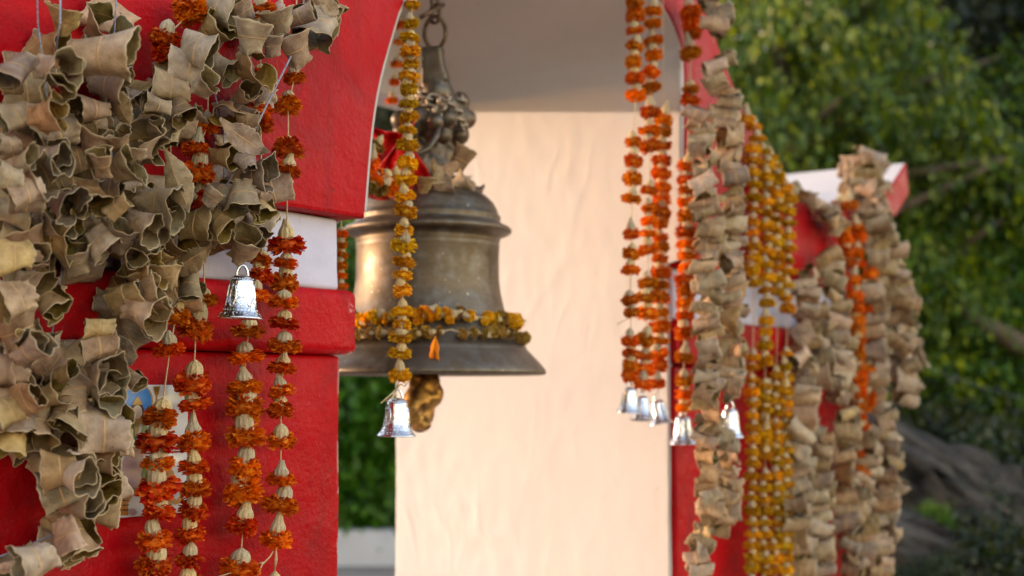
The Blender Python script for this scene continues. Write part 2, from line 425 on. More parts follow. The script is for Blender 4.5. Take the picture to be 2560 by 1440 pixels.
ext_t = [(1.10, 2.52), (0.95, 2.72), (0.74, 2.86), (0.53, 2.90), (0.32, 2.84), (0.12, 2.70), (-0.05, 2.45), (-0.16, 2.2)]
zs = sz(300, -14, TF)[1]
ext_l = [(-0.26, zs+0.09), (-0.34, zs+0.02), (-0.44, zs-0.002), (-0.56, zs+0.02), (-0.72, zs+0.06), (-1.22, zs+0.19), (-1.25, zs+0.10), (-1.15, zs-0.04)]
prof = [(-1.0, zc)] + intr + [(1.95, zc)] + [(1.99, (zc+ext_r[0][1])/2)] + ext_r + ext_t + ext_l
def prism(prof, t0, t1, mats, top_mat=True):
    bm = bmesh.new()
    a = [bm.verts.new((s_, t0, z_)) for s_, z_ in prof]; b = [bm.verts.new((s_, t1, z_)) for s_, z_ in prof]
    n = len(prof); area = sum(prof[i][0]*prof[(i+1) % n][1]-prof[(i+1) % n][0]*prof[i][1] for i in range(n))
    bm.faces.new(a); bm.faces.new(b[::-1])
    for i in range(n):
        j = (i+1) % n; bm.faces.new((a[i], b[i], b[j], a[j]))
    bmesh.ops.recalc_face_normals(bm, faces=list(bm.faces))
    bm.normal_update()
    if top_mat:
        for fc in bm.faces:
            if abs(fc.normal.y) < 0.1 and fc.normal.z > 0.12: fc.material_index = 1
    rim = [e for e in bm.edges if any(abs(fc.normal.y) > 0.9 for fc in e.link_faces)]
    bmesh.ops.bevel(bm, geom=rim, offset=0.006, segments=2, profile=0.5, affect='EDGES')
    return bm
me = from_bm('arch_head', prism(prof, TF, T1+0.02, [RED, CREAM]), [RED, CREAM], smooth=False)
obj('arch_head', me, gate)

# cream lining of the opening: one plastered sheet with thickness, hand trowelled
path = [(1.019, z) for z in np.linspace(0, zc, 70)] + [(min(s_, 1.019), z_) for s_, z_ in reversed(intr[:-1])] 
path += [(-0.004, z) for z in np.linspace(zc, 0, 24)]
NTT = 150
def resample(p, step=0.02):
    out = [p[0]]
    for a, b in zip(p, p[1:]):
        d = math.hypot(b[0]-a[0], b[1]-a[1]); k = max(1, int(round(d/step)))
        out += [(a[0]+(b[0]-a[0])*i/k, a[1]+(b[1]-a[1])*i/k) for i in range(1, k+1)]
    return out
path = resample(path, 0.010)
vv = []; ff = []
npth = len(path)
for layer in (0, 1):
    for i, (s_, z_) in enumerate(path):
        a = path[max(i-1, 0)]; b = path[min(i+1, npth-1)]
        dx, dz = b[0]-a[0], b[1]-a[1]; l_ = math.hypot(dx, dz) or 1
        nx, nz_ = -dz/l_, dx/l_            # towards the inside of the opening
        tf = (0.012 if s_ > 0.5 else 0.03) if z_ < zc+0.01 else TF+0.003
        for k in range(NTT+1):
            t_ = tf + (T1+0.024-tf)*k/NTT
            if layer == 0:
                q = Vector((s_*3, t_*7.0, z_*3.2))
                q2 = Vector((t_*2.2, z_*2.4, 3.0)); rough_ = max(0.3, min(1.0, 0.65 + 1.6*noise.noise(q2)))   # some areas trowelled more roughly than others
                n1 = noise.noise(Vector((t_*10+z_*2.5, z_*5, 9))); n2 = noise.noise(Vector((t_*17-z_*3, z_*8, 21)))
                crease = max(0, 1-abs(n1)/0.12) + 0.6*max(0, 1-abs(n2)/0.13)
                h = 0.0016*noise.noise(Vector((s_*2, t_*3.5, z_*3.0))) + rough_*(0.0013*noise.noise(Vector((4, t_*26, z_*17))) + 0.0022*crease*max(0.0, noise.noise(q2*2.1)+0.3))
                h *= min(1, k/3)
                vv.append((s_+nx*(0.004+h), t_, z_+nz_*(0.004+h)))
            else:
                vv.append((s_-nx*0.014, t_, z_-nz_*0.014))
W_ = NTT+1; off = npth*W_
for i in range(npth-1):
    for k in range(NTT):
        a = i*W_+k; ff.append((a, a+1, a+W_+1, a+W_)); ff.append((off+a, off+a+W_, off+a+W_+1, off+a+1))
    a = i*W_; ff.append((a, a+W_, off+a+W_, off+a)); a = i*W_+NTT; ff.append((a, off+a, off+a+W_, a+W_))
obj('arch_lining', mesh('arch_lining', vv, ff, [CREAM]), gate)
HL = loc(pt(1690, 285, 0)).z + T1*math.tan(SUN_EL)/math.cos(SUN_OFF)
obj('shadow_lintel', soft_box('shadow_lintel', (-0.02, T1-0.10, HL), (1.05, T1+0.015, ztop+0.25), [CREAM], 0.008, 10, 0.002, 9, 9), gate)  # beam added at the back, height set to cast the jamb's straight shadow edge

# picture tiles let into the left pier
TILE = flat('glazed_tile', (0.56, 0.55, 0.56), 0.18, nz=0.03)
INK = [flat('ink_blue', (0.02, 0.17, 0.45), 0.3), flat('ink_gold', (0.40, 0.21, 0.05), 0.3), flat('ink_skin', (0.62, 0.42, 0.30), 0.3),
       flat('ink_mauve', (0.42, 0.27, 0.27), 0.3), flat('ink_green', (0.08, 0.18, 0.05), 0.3), flat('ink_amber', (0.40, 0.15, 0.03), 0.3),
       flat('ink_black', (0.03, 0.02, 0.02), 0.3), flat('ink_sky', (0.42, 0.47, 0.60), 0.3)]
def tl(u, v, k=0): 
    s_, z_ = sz(u, v, -0.004); return (s_, -0.0044-0.00025*k, z_)
x0, z1 = sz(238, 962, -0.004); x1, _ = sz(472, 962, -0.004); z0 = sz(360, 1290, -0.004)[1]
z1 = sz(440, 962, -0.004)[1]; zm = sz(440, 1130, -0.004)[1]
obj('tile', soft_box('tile', (x0, -0.004, zm+0.0008), (x1, 0.004, z1), [TILE], 0.0012, 2, 0.0, 1, 1), gate)
obj('tile', soft_box('tile', (x0, -0.004, z0), (x1, 0.004, zm-0.0008), [TILE], 0.0012, 2, 0.0, 1, 1), gate)
pm = MB()
def poly(pts, m, k): pm.add([tl(u, v, k) for u, v in pts], [tuple(range(len(pts)))], m)
def ell(cx, cy, rx, ry, m, k, a0=0, a1=360, n=28):
    poly([(cx+rx*math.cos(R(a0+(a1-a0)*i/n)), cy+ry*math.sin(R(a0+(a1-a0)*i/n))) for i in range(n)], m, k)
ell(345, 1002, 37, 44, 1, 1); ell(345, 1002, 33, 40, 0, 2)
poly([(388, 1008), (391, 970), (394, 1008), (393, 1120), (389, 1120)], 1, 1); poly([(384, 975), (391, 985), (398, 975), (399, 966), (396, 985), (391, 993), (386, 985), (383, 966)], 1, 2)
ell(341, 1030, 18, 24, 6, 3); ell(342, 1030, 12, 17, 2, 4); poly([(328, 1012), (342, 990), (356, 1012)], 1, 5)
poly([(322, 1048), (360, 1048), (372, 1078), (356, 1082), (352, 1120), (330, 1122), (326, 1084), (310, 1078)], 4, 3)
poly([(333, 1046), (352, 1046), (350, 1090), (336, 1090)], 1, 4); poly([(346, 1062), (354, 1060), (346, 1105), (338, 1105)], 7, 5)
poly([(322, 1120), (358, 1118), (356, 1165), (345, 1215), (322, 1226), (298, 1215), (300, 1165)], 3, 4)
poly([(298, 1215), (322, 1226), (345, 1215), (350, 1226), (322, 1242), (290, 1228)], 1, 5)
poly([(352, 1160), (384, 1150), (400, 1175), (356, 1205)], 4, 3)
poly([(296, 1222), (345, 1200), (420, 1165), (434, 1180), (432, 1225), (400, 1236), (330, 1240)], 5, 2)
poly([(292, 1212), (326, 1222), (330, 1240), (318, 1262), (320, 1288), (284, 1288), (296, 1262), (296, 1240)], 5, 3); poly([(404, 1215), (432, 1215), (428, 1250), (432, 1284), (410, 1284), (412, 1250)], 5, 3)
for x in range(300, 432, 13): poly([(x, 1232-(x-300)*0.25), (x+5, 1228-(x-300)*0.25), (x+2, 1250-(x-300)*0.25)], 6, 6)
for x in (298, 306, 412): 
    for y in (1252, 1264, 1276): poly([(x, y), (x+14, y-4), (x+13, y)], 6, 6)
poly([(430, 1240), (440, 1250), (450, 1240), (455, 1225), (459, 1240), (450, 1258), (436, 1262), (428, 1252)], 5, 2)
for x, y in ((240, 1040), (262, 1045), (290, 1048)): poly([(x-8, y+10), (x, y-14), (x+8, y+10), (x, y+16)], 1, 2)
ell(330, 1280, 10, 9, 3, 5)
obj('print', pm.mesh('print', INK, False), gate)

# ------------------------------------------------------------------ dried leaves
def leaf_mesh(seed, theta, sx=1.0, sz_=1.0, cone=0.0, flare=0.0, wave=0.002, spiral=0.25, fold=0.0, L=0.19, W=0.095, na=44, nb=12, flatp=0.42):
    r = random.Random(seed); p1, p2, p3 = (r.uniform(0, 6.28) for _ in range(3))
    A = np.linspace(0, 1, na+1)[:, None]; B = np.linspace(-1, 1, nb+1)[None, :]
    skew = r.uniform(0.75, 1.1)
    w = W/2*np.sin(PI*np.clip(A, 0.006, 0.994)**skew)**flatp
    rag = np.array([[r.uniform(-1, 1) for _ in range(2)] for _ in range(na+1)])
    for _ in range(3):
        a0, sd_, dp, wd_ = r.random(), r.random() < 0.5, r.uniform(0.05, 0.30), r.uniform(0.008, 0.03)
        w = w*(1 - dp*np.exp(-((A-a0)/wd_)**2)*((B > 0.0) == sd_)*np.abs(B)**2)
    th = (A-0.5)*theta; Rr = L/theta
    absB = np.abs(B)
    y = B*w*(1+0.035*np.sin(A*14+p3)) + 0.0014*np.where(B > 0, rag[:, :1], rag[:, 1:])*absB**5 + 0.0012*np.sin(A*47+p1+B*2)*absB**4
    rad = Rr*(1+spiral*(A-0.5)) + cone*y
    rad = rad + flare*(absB**3)*w*(0.6+0.4*np.sin(A*9+p2+(B > 0)*1.7))
    k1, k2 = r.uniform(24, 34), r.uniform(44, 60)
    wave = wave*(1.6 if theta > 5 else 1.0)
    rad = rad + (np.sin(A*k1+p1+(B > 0)*2.1) + 0.6*np.sin(A*k2+p2+(B > 0)*1.3))*absB**3.2*wave
    rad = rad - fold*absB*w
    rad = rad*(1 + 0.07*np.abs(np.sin(th*r.choice((1.0, 1.5, 2.0))+p3)))          # pressed flat in places, like folded paper
    # the overlapping ends of the blade flatten out and lift a little
    end = np.clip((np.abs(A-0.5)-0.38)/0.12, 0, 1)
    rad = rad + end**2*Rr*r.uniform(-0.1, 0.28)
    x = rad*np.sin(th)*sx; z = rad*np.cos(th)*sz_ - (Rr*sz_ if theta < 2.0 else 0)
    q = np.stack(np.broadcast_arrays(x, y, z), -1).copy()
    f1 = [r.uniform(-75, 75) for _ in range(9)]
    dx = 0.0022*np.sin(q[..., 0]*f1[0]+q[..., 1]*f1[1]+q[..., 2]*f1[2]+p1)
    dz = 0.0026*np.sin(q[..., 0]*f1[3]+q[..., 1]*f1[4]+q[..., 2]*f1[5]+p2)
    cr_ = 0.0012*np.abs(np.sin(A*f1[7]*0.16+B*r.uniform(-3, 3)+p3))            # dry creases
    for _ in range(7):                                                            # crumpling
        kx, ky, kz = (r.gauss(0, 75) for _ in range(3)); ph_ = r.uniform(0, 6.28)
        cr_ = cr_ + 0.0007*(np.abs(np.sin(q[..., 0]*kx+q[..., 1]*ky+q[..., 2]*kz+ph_))-0.5)
    q[..., 0] += dx + cr_*np.sin(th); q[..., 2] += dz + cr_*np.cos(th)
    q[..., 1] += q[..., 0]*r.uniform(-0.35, 0.35)
    ta = np.gradient(q, axis=0); tb = np.gradient(q, axis=1)
    nrm = np.cross(ta, tb); nrm /= (np.linalg.norm(nrm, axis=-1, keepdims=True)+1e-12)
    th_ = 0.0004
    V = np.concatenate([(q+nrm*th_).reshape(-1, 3), (q-nrm*th_).reshape(-1, 3)])
    m = nb+1; n1 = (na+1)*m; fs = []; mi = []
    for i in range(na):
        for k in range(nb):
            a = i*m+k
            fs.append((a, a+m, a+m+1, a+1)); mi.append(0)
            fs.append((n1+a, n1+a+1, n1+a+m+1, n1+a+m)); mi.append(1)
    for i in range(na):
        a = i*m; fs.append((a, n1+a, n1+a+m, a+m)); mi.append(0)
        a = i*m+nb; fs.append((a, a+m, n1+a+m, n1+a)); mi.append(0)
    for k in range(nb):
        a = k; fs.append((a, a+1, n1+a+1, n1+a)); mi.append(0)
        a = na*m+k; fs.append((a, n1+a, n1+a+1, a+1)); mi.append(0)
    uvA = np.repeat(np.linspace(0, 1, na+1), m); uvB = np.tile(np.linspace(0, 1, m), na+1)
    uv = np.concatenate([np.stack([uvA, uvB], -1)]*2)
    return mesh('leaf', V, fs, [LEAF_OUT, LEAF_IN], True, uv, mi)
TUBES = [leaf_mesh(10+i, t, sx, sz_, cone, fl, wv, sp) for i, (t, sx, sz_, cone, fl, wv, sp) in enumerate([
    (6.6, 1.0, 0.80, 0.10, 0.06, 0.0018, 0.30), (7.0, 1.05, 0.66, -0.12, 0.05, 0.0022, 0.40), (6.3, 0.95, 0.8, 0.22, 0.05, 0.0016, 0.25),
    (7.8, 1.0, 0.8, 0.05, 0.10, 0.0022, 0.5), (6.5, 1.15, 0.58, 0.15, 0.0, 0.0024, 0.3), (6.2, 1.05, 0.7, -0.20, 0.10, 0.0020, 0.3),
    (9.0, 1.0, 0.85, 0.14, 0.05, 0.0016, 0.6), (5.7, 1.1, 0.7, 0.12, 0.10, 0.0026, 0.25), (6.9, 1.2, 0.5, 0.05, 0.04, 0.002, 0.35), (8.3, 1.05, 0.7, -0.08, 0.08, 0.0025, 0.5)])]
ROLLS = [leaf_mesh(130+i, t, sx, sz_, cone, 0.04, 0.0018, sp, W=0.088, flatp=0.34) for i, (t, sx, sz_, cone, sp) in enumerate([
    (10.0, 1.0, 0.8, 0.06, 0.5), (11.0, 1.1, 0.65, -0.08, 0.6), (9.2, 1.0, 0.9, 0.12, 0.4), (12.0, 1.1, 0.8, 0.10, 0.7), (9.6, 1.2, 0.6, 0.0, 0.5)])]
CUPS = [leaf_mesh(40+i, t, sx, sz_, cone, fl, wv, sp, W=0.082) for i, (t, sx, sz_, cone, fl, wv, sp) in enumerate([
    (6.5, 1.0, 0.95, 0.22, 0.12, 0.0024, 0.30), (6.2, 1.0, 0.85, 0.30, 0.08, 0.0028, 0.25), (7.0, 1.0, 0.9, 0.20, 0.16, 0.0030, 0.35),
    (6.0, 1.1, 0.72, 0.26, 0.12, 0.0028, 0.2), (8.0, 1.0, 1.0, 0.18, 0.18, 0.0032, 0.5), (6.8, 1.15, 0.66, 0.24, 0.14, 0.0032, 0.35), (10.5, 1.0, 0.9, 0.15, 0.12, 0.003, 0.9)])]
FLATS = [leaf_mesh(70+i, t, 1, 1, 0, fl, wv, 0.0, fo, 0.19, W, flatp=0.72) for i, (t, fl, wv, fo, W) in enumerate([
    (0.7, 0.0, 0.0022, 0.16, 0.10), (1.2, -0.2, 0.003, 0.3, 0.095), (0.5, 0.1, 0.002, -0.12, 0.11), (1.6, 0.15, 0.0035, 0.28, 0.09)])]
FLARE = [leaf_mesh(90+i, t, 1, 0.8, c_, fl, wv, sp, 0.0, 0.19, 0.11, flatp=0.5) for i, (t, c_, fl, wv, sp) in enumerate([
    (4.4, 0.2, 0.12, 0.003, 0.15), (4.0, -0.2, 0.15, 0.0035, 0.2), (4.9, 0.32, 0.15, 0.0035, 0.2)])]

def leaf_basis(kind, ang, tow, r):
    """matrix whose y axis is the roll's axis (or x axis the midrib of a flat leaf) as the leaf hangs, seen from the path"""
    view = Vector((0.05, -1, -0.05)).normalized(); right = Vector((1, 0, 0)); up = right.cross(-view).normalized()
    up = Vector((0, 0, 1)); right = (-view).cross(up).normalized()
    a = R(ang); ax = (right*math.cos(a) + up*math.sin(a))*math.sqrt(max(0, 1-tow*tow)) + view*tow
    ax.normalize()
    if kind == 'F':
        x = ax; zz = (view - x*view.dot(x))
        zz.normalize(); y = zz.cross(x); M = Matrix((x, y, zz)).transposed()
        M = M @ Matrix.Rotation(R(r.uniform(-25, 25)), 3, 'X') @ Matrix.Rotation(R(r.uniform(-20, 20)), 3, 'Y')
    else:
        ref = view if tow < 0.75 else up
        zz = (ref - ax*ref.dot(ax)); zz.normalize(); x = ax.cross(zz)
        M = Matrix((x, ax, zz)).transposed() @ Matrix.Rotation(R(r.uniform(-40, 40)), 3, 'Y')
    return M
def add_leaf(root, p, kind, size, ang, tow, r):
    me, sc_ = {'R': (r.choice(ROLLS), size/0.092), 'T': (r.choice(TUBES), size/0.100), 'C': (r.choice(CUPS), size/0.086), 'F': (r.choice(FLATS), size/0.185), 'W': (r.choice(FLARE), size/0.118)}[kind]
    o = bpy.data.objects.new('leaf', me); link(o, root)
    M = leaf_basis(kind, ang, tow, r).to_4x4()
    o.matrix_basis = Matrix.Translation(p - root.location) @ M @ Matrix.Diagonal((sc_, sc_*r.uniform(0.92, 1.08), sc_, 1))
    return o
def string_part(root, pts, r=0.0011, m=None, name='string', hang=True):
    mb = MB(); mb.tube([Vector(p) - root.location for p in pts], r, 6)
    return obj(name, mb.mesh(name, [m or TWINE]), root)

def wall_t(v): return -0.025 if v < 545 else (0.0 if v < 722 else (-0.02 if v < 886 else 0.0))
A = []   # leaves seen on the left pier: (u, v, size px, kind, angle, towards)
def c1(*rows):
    for (x, y, w, h, k, a, t) in rows: A.append((x/1.894, y/1.894, max(w, h)/1.894, k, a, t))
def c2(*rows):
    for (x, y, w, h, k, a, t) in rows: A.append((x/1.8, 640+y/1.8, max(w, h)/1.8, k, a, t))
c1((305,90,170,190,'W',70,.1),(490,125,230,150,'T',22,.2),(500,262,360,150,'T',-6,-.15),(75,340,200,240,'W',250,.1),(45,420,120,120,'T',200,.2),
   (280,320,220,140,'T',-22,.0),(265,425,180,175,'C',-30,.88),(530,390,260,170,'T',-12,.05),(430,520,230,150,'T',190,.25),(565,500,200,200,'F',-52,.1),
   (625,475,120,150,'T',-40,.1),(60,560,150,190,'C',190,.6),(230,545,210,110,'C',20,.45),(235,625,260,160,'C',195,.5),(245,745,230,150,'C',-12,.6),
   (40,690,110,130,'T',180,.1),(30,840,120,150,'C',170,.7),(180,850,220,150,'C',10,.55),(440,660,130,230,'W',80,.1),(660,690,225,190,'C',80,.75),
   (590,790,180,160,'C',10,.5),(740,590,170,130,'T',20,.1),(805,640,100,190,'T',-82,.1),(835,850,270,270,'F',-58,.05),(540,890,180,160,'T',-18,.2),
   (430,940,140,200,'T',-62,.1),(300,985,190,190,'C',0,.95),(130,935,180,150,'C',160,.35),(195,1055,150,120,'T',150,.1),(290,1110,230,130,'C',-10,.3),
   (130,1150,230,150,'C',100,.6),(60,1215,200,150,'C',190,.5),(350,1220,210,190,'C',85,.7),(490,1150,190,180,'T',-52,.1),(510,1050,140,130,'T',-32,.1),
   (765,970,250,150,'T',-14,.0),(680,1065,190,140,'T',-22,.1),(670,1165,190,130,'T',0,.1),(690,1265,190,170,'C',-10,.5),(560,980,150,150,'T',40,.1),
   (1060,30,230,120,'T',-10,.1),(1150,50,130,130,'W',120,.1),(1010,150,200,190,'C',35,.6),(950,235,250,160,'T',-16,.1),(885,340,220,160,'C',165,.3),
   (1060,320,120,160,'C',-40,.45),(1190,170,190,190,'C',75,.35),(1200,312,200,120,'C',-5,.7),(1320,90,180,170,'W',100,.1),(1425,70,160,180,'W',20,.1),
   (1505,140,170,230,'W',250,.15),(1400,230,160,190,'C',105,.45),(1565,40,120,110,'F',-40,.1),(800,420,220,110,'T',170,.1),(860,530,190,160,'T',-62,.2),
   (740,500,150,130,'T',160,.1),(1165,440,150,160,'C',20,.88),(1080,545,185,185,'C',-60,.85),(1185,580,150,130,'T',-20,.1),(1245,430,100,150,'T',-80,.0),
   (1165,665,190,140,'F',-30,.1),(1060,740,170,170,'C',-20,.6),(1175,770,120,140,'T',-62,.1),(1235,825,190,130,'C',5,.5),(1060,915,240,160,'T',-10,.1),
   (1155,940,130,190,'T',-82,.1),(1230,980,150,170,'T',-52,.15),(1050,1060,180,170,'T',-50,.1),(935,1060,190,130,'C',10,.3),(985,1110,160,150,'C',62,.4),
   (1205,1100,150,170,'T',-62,.1),(1160,1165,170,190,'C',60,.7),(890,1235,220,220,'F',35,.1),(905,1350,150,200,'W',-82,.1),(785,1300,150,150,'C',80,.5),
   (700,1390,200,130,'C',20,.3),(560,670,110,150,'T',100,.1),(370,760,130,170,'C',200,.3),(120,760,150,130,'T',20,.1),(1130,860,150,120,'C',20,.4),
   (970,400,150,130,'T',30,.1),(480,770,140,170,'W',80,.2),(1000,930,120,130,'T',60,.1),(1290,210,100,140,'T',80,.1))
c2((215,200,210,170,'C',-42,.5),(150,130,180,160,'T',-32,.1),(60,190,150,200,'T',200,.1),(75,335,170,190,'C',100,.3),(140,420,200,170,'C',20,.5),
   (590,190,210,140,'T',10,.1),(655,255,220,140,'C',-22,.45),(740,170,150,160,'F',-42,.1),(600,340,190,150,'C',40,.5),(440,330,160,130,'T',190,.1),
   (440,420,200,150,'T',200,.1),(555,430,160,180,'F',-35,.1),(480,520,190,140,'T',-15,.1),(600,550,160,160,'W',-40,.1),(150,700,190,240,'W',-88,.0),
   (320,650,180,270,'T',-74,.15),(60,770,130,260,'W',-70,.1),(480,590,210,180,'W',-22,.1),(370,570,160,170,'C',40,.3),(460,790,280,130,'C',172,.35),
   (480,850,250,120,'C',178,.3),(450,920,200,120,'C',-10,.25),(400,990,290,180,'T',-10,.1),(270,970,130,180,'C',190,.3),(360,1110,250,140,'T',0,.05),
   (310,1270,200,250,'W',-62,.2),(150,1375,220,200,'W',200,.1),(60,540,170,130,'T',0,.1),(30,1400,110,110,'F',30,.1),(500,735,180,150,'C',60,.8),
   (300,520,150,140,'T',20,.1),(230,620,120,180,'C',20,.4),(20,640,110,180,'T',180,.1))
A += [(u, v, s_, k, a, t) for u, v, s_, k, a, t in (
    (20, 930, 110, 'C', 180, .5), (75, 990, 125, 'T', 15, .3), (15, 1030, 110, 'C', 200, .6), (95, 1070, 120, 'T', -75, .3), (30, 1095, 115, 'C', 250, .5), (140, 985, 120, 'C', 60, .6),
    (175, 1050, 120, 'T', -70, .3), (215, 1000, 110, 'C', 20, .6), (250, 1090, 120, 'C', 175, .5), (185, 1185, 140, 'T', -8, .3), (250, 1240, 130, 'T', 0, .2), (150, 1230, 110, 'C', 190, .4),
    (120, 905, 110, 'C', 120, .6), (60, 870, 110, 'T', 30, .3), (30, 600, 105, 'C', 150, .6), (90, 640, 105, 'T', 20, .3), (25, 530, 100, 'T', 170, .3), (130, 560, 100, 'C', 20, .6), (200, 610, 105, 'C', 70, .7),
    (170, 510, 100, 'T', -20, .4), (60, 480, 100, 'C', 190, .5), (300, 590, 100, 'C', 60, .6), (330, 640, 100, 'T', -20, .4), (390, 560, 100, 'T', -30, .4), (430, 610, 100, 'C', 20, .6), (350, 700, 100, 'C', 100, .6), (10, 760, 110, 'C', 180, .5),
    (180, 1340, 150, 'C', -60, .4), (60, 1420, 130, 'T', 210, .3))]
LG = {}
def left_root(u, v):
    if v > 880: k = 4
    elif u > 660 and v < 260: k = 3
    elif u > 255+0.36*v if v < 420 else u > 410: k = 2
    elif u > 205: k = 1
    else: k = 0
    if k not in LG:
        lab = ['rolled dry leaf garland crowding the photo\'s left edge on the red pier',
               'rolled dry leaf garland hanging in the middle of the left pier\'s leaf curtain',
               'rolled dry leaf garland with the large silver bell at its end, over white band',
               'bunch of dry leaves at the top of the left pier nearest the arch opening',
               'tail of big folded dry leaves swinging low across the picture tile'][k]
        base = [pt(90, -150, -0.08), pt(300, -150, -0.08), pt(560, -150, -0.08), pt(770, -150, -0.08), pt(160, 640, -0.1)][k]
        LG[k] = thing('leaf_garland', lab, 'leaf garland', base, 0, 'dry leaf garlands on the left pier')
    return LG[k]
lr = random.Random(21)
for i, (u, v, s_, k, a, tw) in enumerate(A):
    if k == 'W' and i % 4: k = 'T'
    if k == 'T' and i % 5 < 2: k = 'C'; tw = max(tw, lr.uniform(0.45, 0.8))
    big = {'F': 1.10, 'W': 0.95, 'C': 0.96, 'T': 0.93}[k]
    tt = wall_t(v) - lr.uniform(0.06, 0.135) - (0.02 if k == 'F' else 0)
    p = pt(u, v, tt); m = s_/F*dist(p)*big
    add_leaf(left_root(u, v), p, k, m, a+lr.uniform(-8, 8), min(0.92, tw + (lr.uniform(0.25, 0.6) if k in 'TW' else 0)), lr)
# smaller leaves deeper in the curtain, behind the ones that show
for i, (u, v, s_, k, a, tw) in enumerate(list(A)*2):
    if lr.random() < (0.75 if u < 420 and v < 820 else 0.4):
        uu = u+lr.uniform(-40, 40); v2 = v+lr.uniform(-38, 38)
        p = pt(uu, v2, wall_t(v2)-lr.uniform(0.024, 0.04))
        add_leaf(left_root(uu, v2), p, lr.choice('TTC'), 0.058, lr.choice((0, 180))+lr.uniform(-40, 40), lr.uniform(0, .6), lr)
lines = {0: [(90, -150), (95, 60), (120, 260), (110, 500), (70, 760)], 1: [(300, -150), (285, 100), (290, 300), (270, 480), (300, 640), (330, 800)],
         2: [(560, -150), (590, 60), (520, 160), (560, 330), (560, 470), (590, 560), (600, 675)], 3: [(770, -150), (760, 0), (742, 110)], 4: [(160, 640), (120, 900), (170, 1010), (230, 1200), (150, 1330), (-20, 1400)]}
for k, l in lines.items():
    string_part(LG[k], [pt(u, v, wall_t(v)-0.06) for u, v in l], 0.0010, BLUETWINE)
string_part(LG[3], [pt(728, 140, -0.13), pt(690, 215, -0.135), pt(625, 350, -0.135), pt(566, 465, -0.125)], 0.0013, BLUETWINE)
string_part(LG[0], [pt(152, -40, -0.10), pt(150, 60, -0.135), pt(142, 110, -0.11), pt(138, 150, -0.09)], 0.0013, BLUETWINE)

# ------------------------------------------------------------------ marigolds
def petal_mesh(seed, mat, n=210, droop=0.0):
    r = random.Random(seed); mb_v = []; mb_f = []
    ph = [r.uniform(0, 6.28) for _ in range(4)]
    seg, rings = 14, 6                                   # packed heart of the flower head
    for i in range(rings+1):
        a = PI*i/rings
        for k in range(seg):
            w = 2*PI*k/seg; mb_v.append((0.74*math.sin(a)*math.cos(w), 0.74*math.sin(a)*math.sin(w), 0.34*math.cos(a)-0.05))
    for i in range(rings):
        for k in range(seg):
            k2 = (k+1) % seg; mb_f.append((i*seg+k, (i+1)*seg+k, (i+1)*seg+k2, i*seg+k2))
    for i in range(n):
        az = r.uniform(0, 2*PI); z0 = r.uniform(-0.46, 0.40)
        prof = math.sqrt(max(0.05, 1-((z0+0.03)/0.56)**2))
        lump = 1 + 0.10*math.sin(az*2+ph[0]) + 0.08*math.sin(az*3+ph[1]) + 0.06*math.sin(az*5+ph[2]+z0*4)
        out = prof*r.uniform(0.88, 1.05)*lump; base = out*0.42
        d = Vector((math.cos(az), math.sin(az), 0)); up = Vector((0, 0, 1))
        side = Vector((-math.sin(az), math.cos(az), r.uniform(-0.9, 0.9))).normalized(); nor = d.cross(side).normalized()
        wd = r.uniform(0.13, 0.24); lift = r.uniform(-0.25, 0.25) - droop + z0*0.35; o = len(mb_v); cup = r.uniform(-0.07, 0.09)
        for j, (q, wq) in enumerate(((base, 0.6), (out*0.74, 1.0), (out*0.93, 1.25), (out*1.02, 0.85))):
            c = d*q + up*(z0*0.85 + lift*(q-base))
            for e in (-1, 0, 1):
                p = c + side*wd*wq*e*0.6 + nor*(cup*abs(e)*wq + r.uniform(-.03, .03)) + d*((0.06 if e == 0 else r.uniform(-.06, .03))*(j == 3))
                mb_v.append(tuple(p))
        for j in range(3):
            for e in range(2):
                a = o+j*3+e; mb_f.append((a, a+1, a+4, a+3))
    return mesh('marigold', mb_v, mb_f, [mat], True)
def calyx_mesh(seed, neck=0.0, squat=1.0):
    r = random.Random(seed); mb = MB(); ph = r.uniform(0, 6)
    prof = [(0.36, -0.28), (0.50, -0.12), (0.56, 0.10), (0.575, 0.30), (0.56, 0.50), (0.50, 0.68), (0.40, 0.82), (0.27+0.05*neck, 0.92+0.08*neck), (0.17+0.07*neck, 0.98+0.30*neck), (0.14+0.05*neck, 1.03+0.55*neck), (0.0, 1.04+0.55*neck)]
    prof = [(a, b*squat) for a, b in prof]
    mb.lathe(prof, 40, rib=lambda k, i: 0.075*math.cos(k*2*PI/40*10+ph)*(1 if 1 < i < 9 else 0.3) + 0.02*math.sin(k*1.7+i+ph))
    return mb.mesh('calyx', [CALYX])
FLOW = {c: [petal_mesh(100*j+i, PET[c], 210, d) for i, d in enumerate((0.0, 0.08, -0.05, 0.03, 0.12))] for j, c in enumerate(PET)}
CAL = [calyx_mesh(1), calyx_mesh(2, 0.7), calyx_mesh(3, 0.0, 0.85), calyx_mesh(4, 1.0), calyx_mesh(5, 0.25, 1.1)]
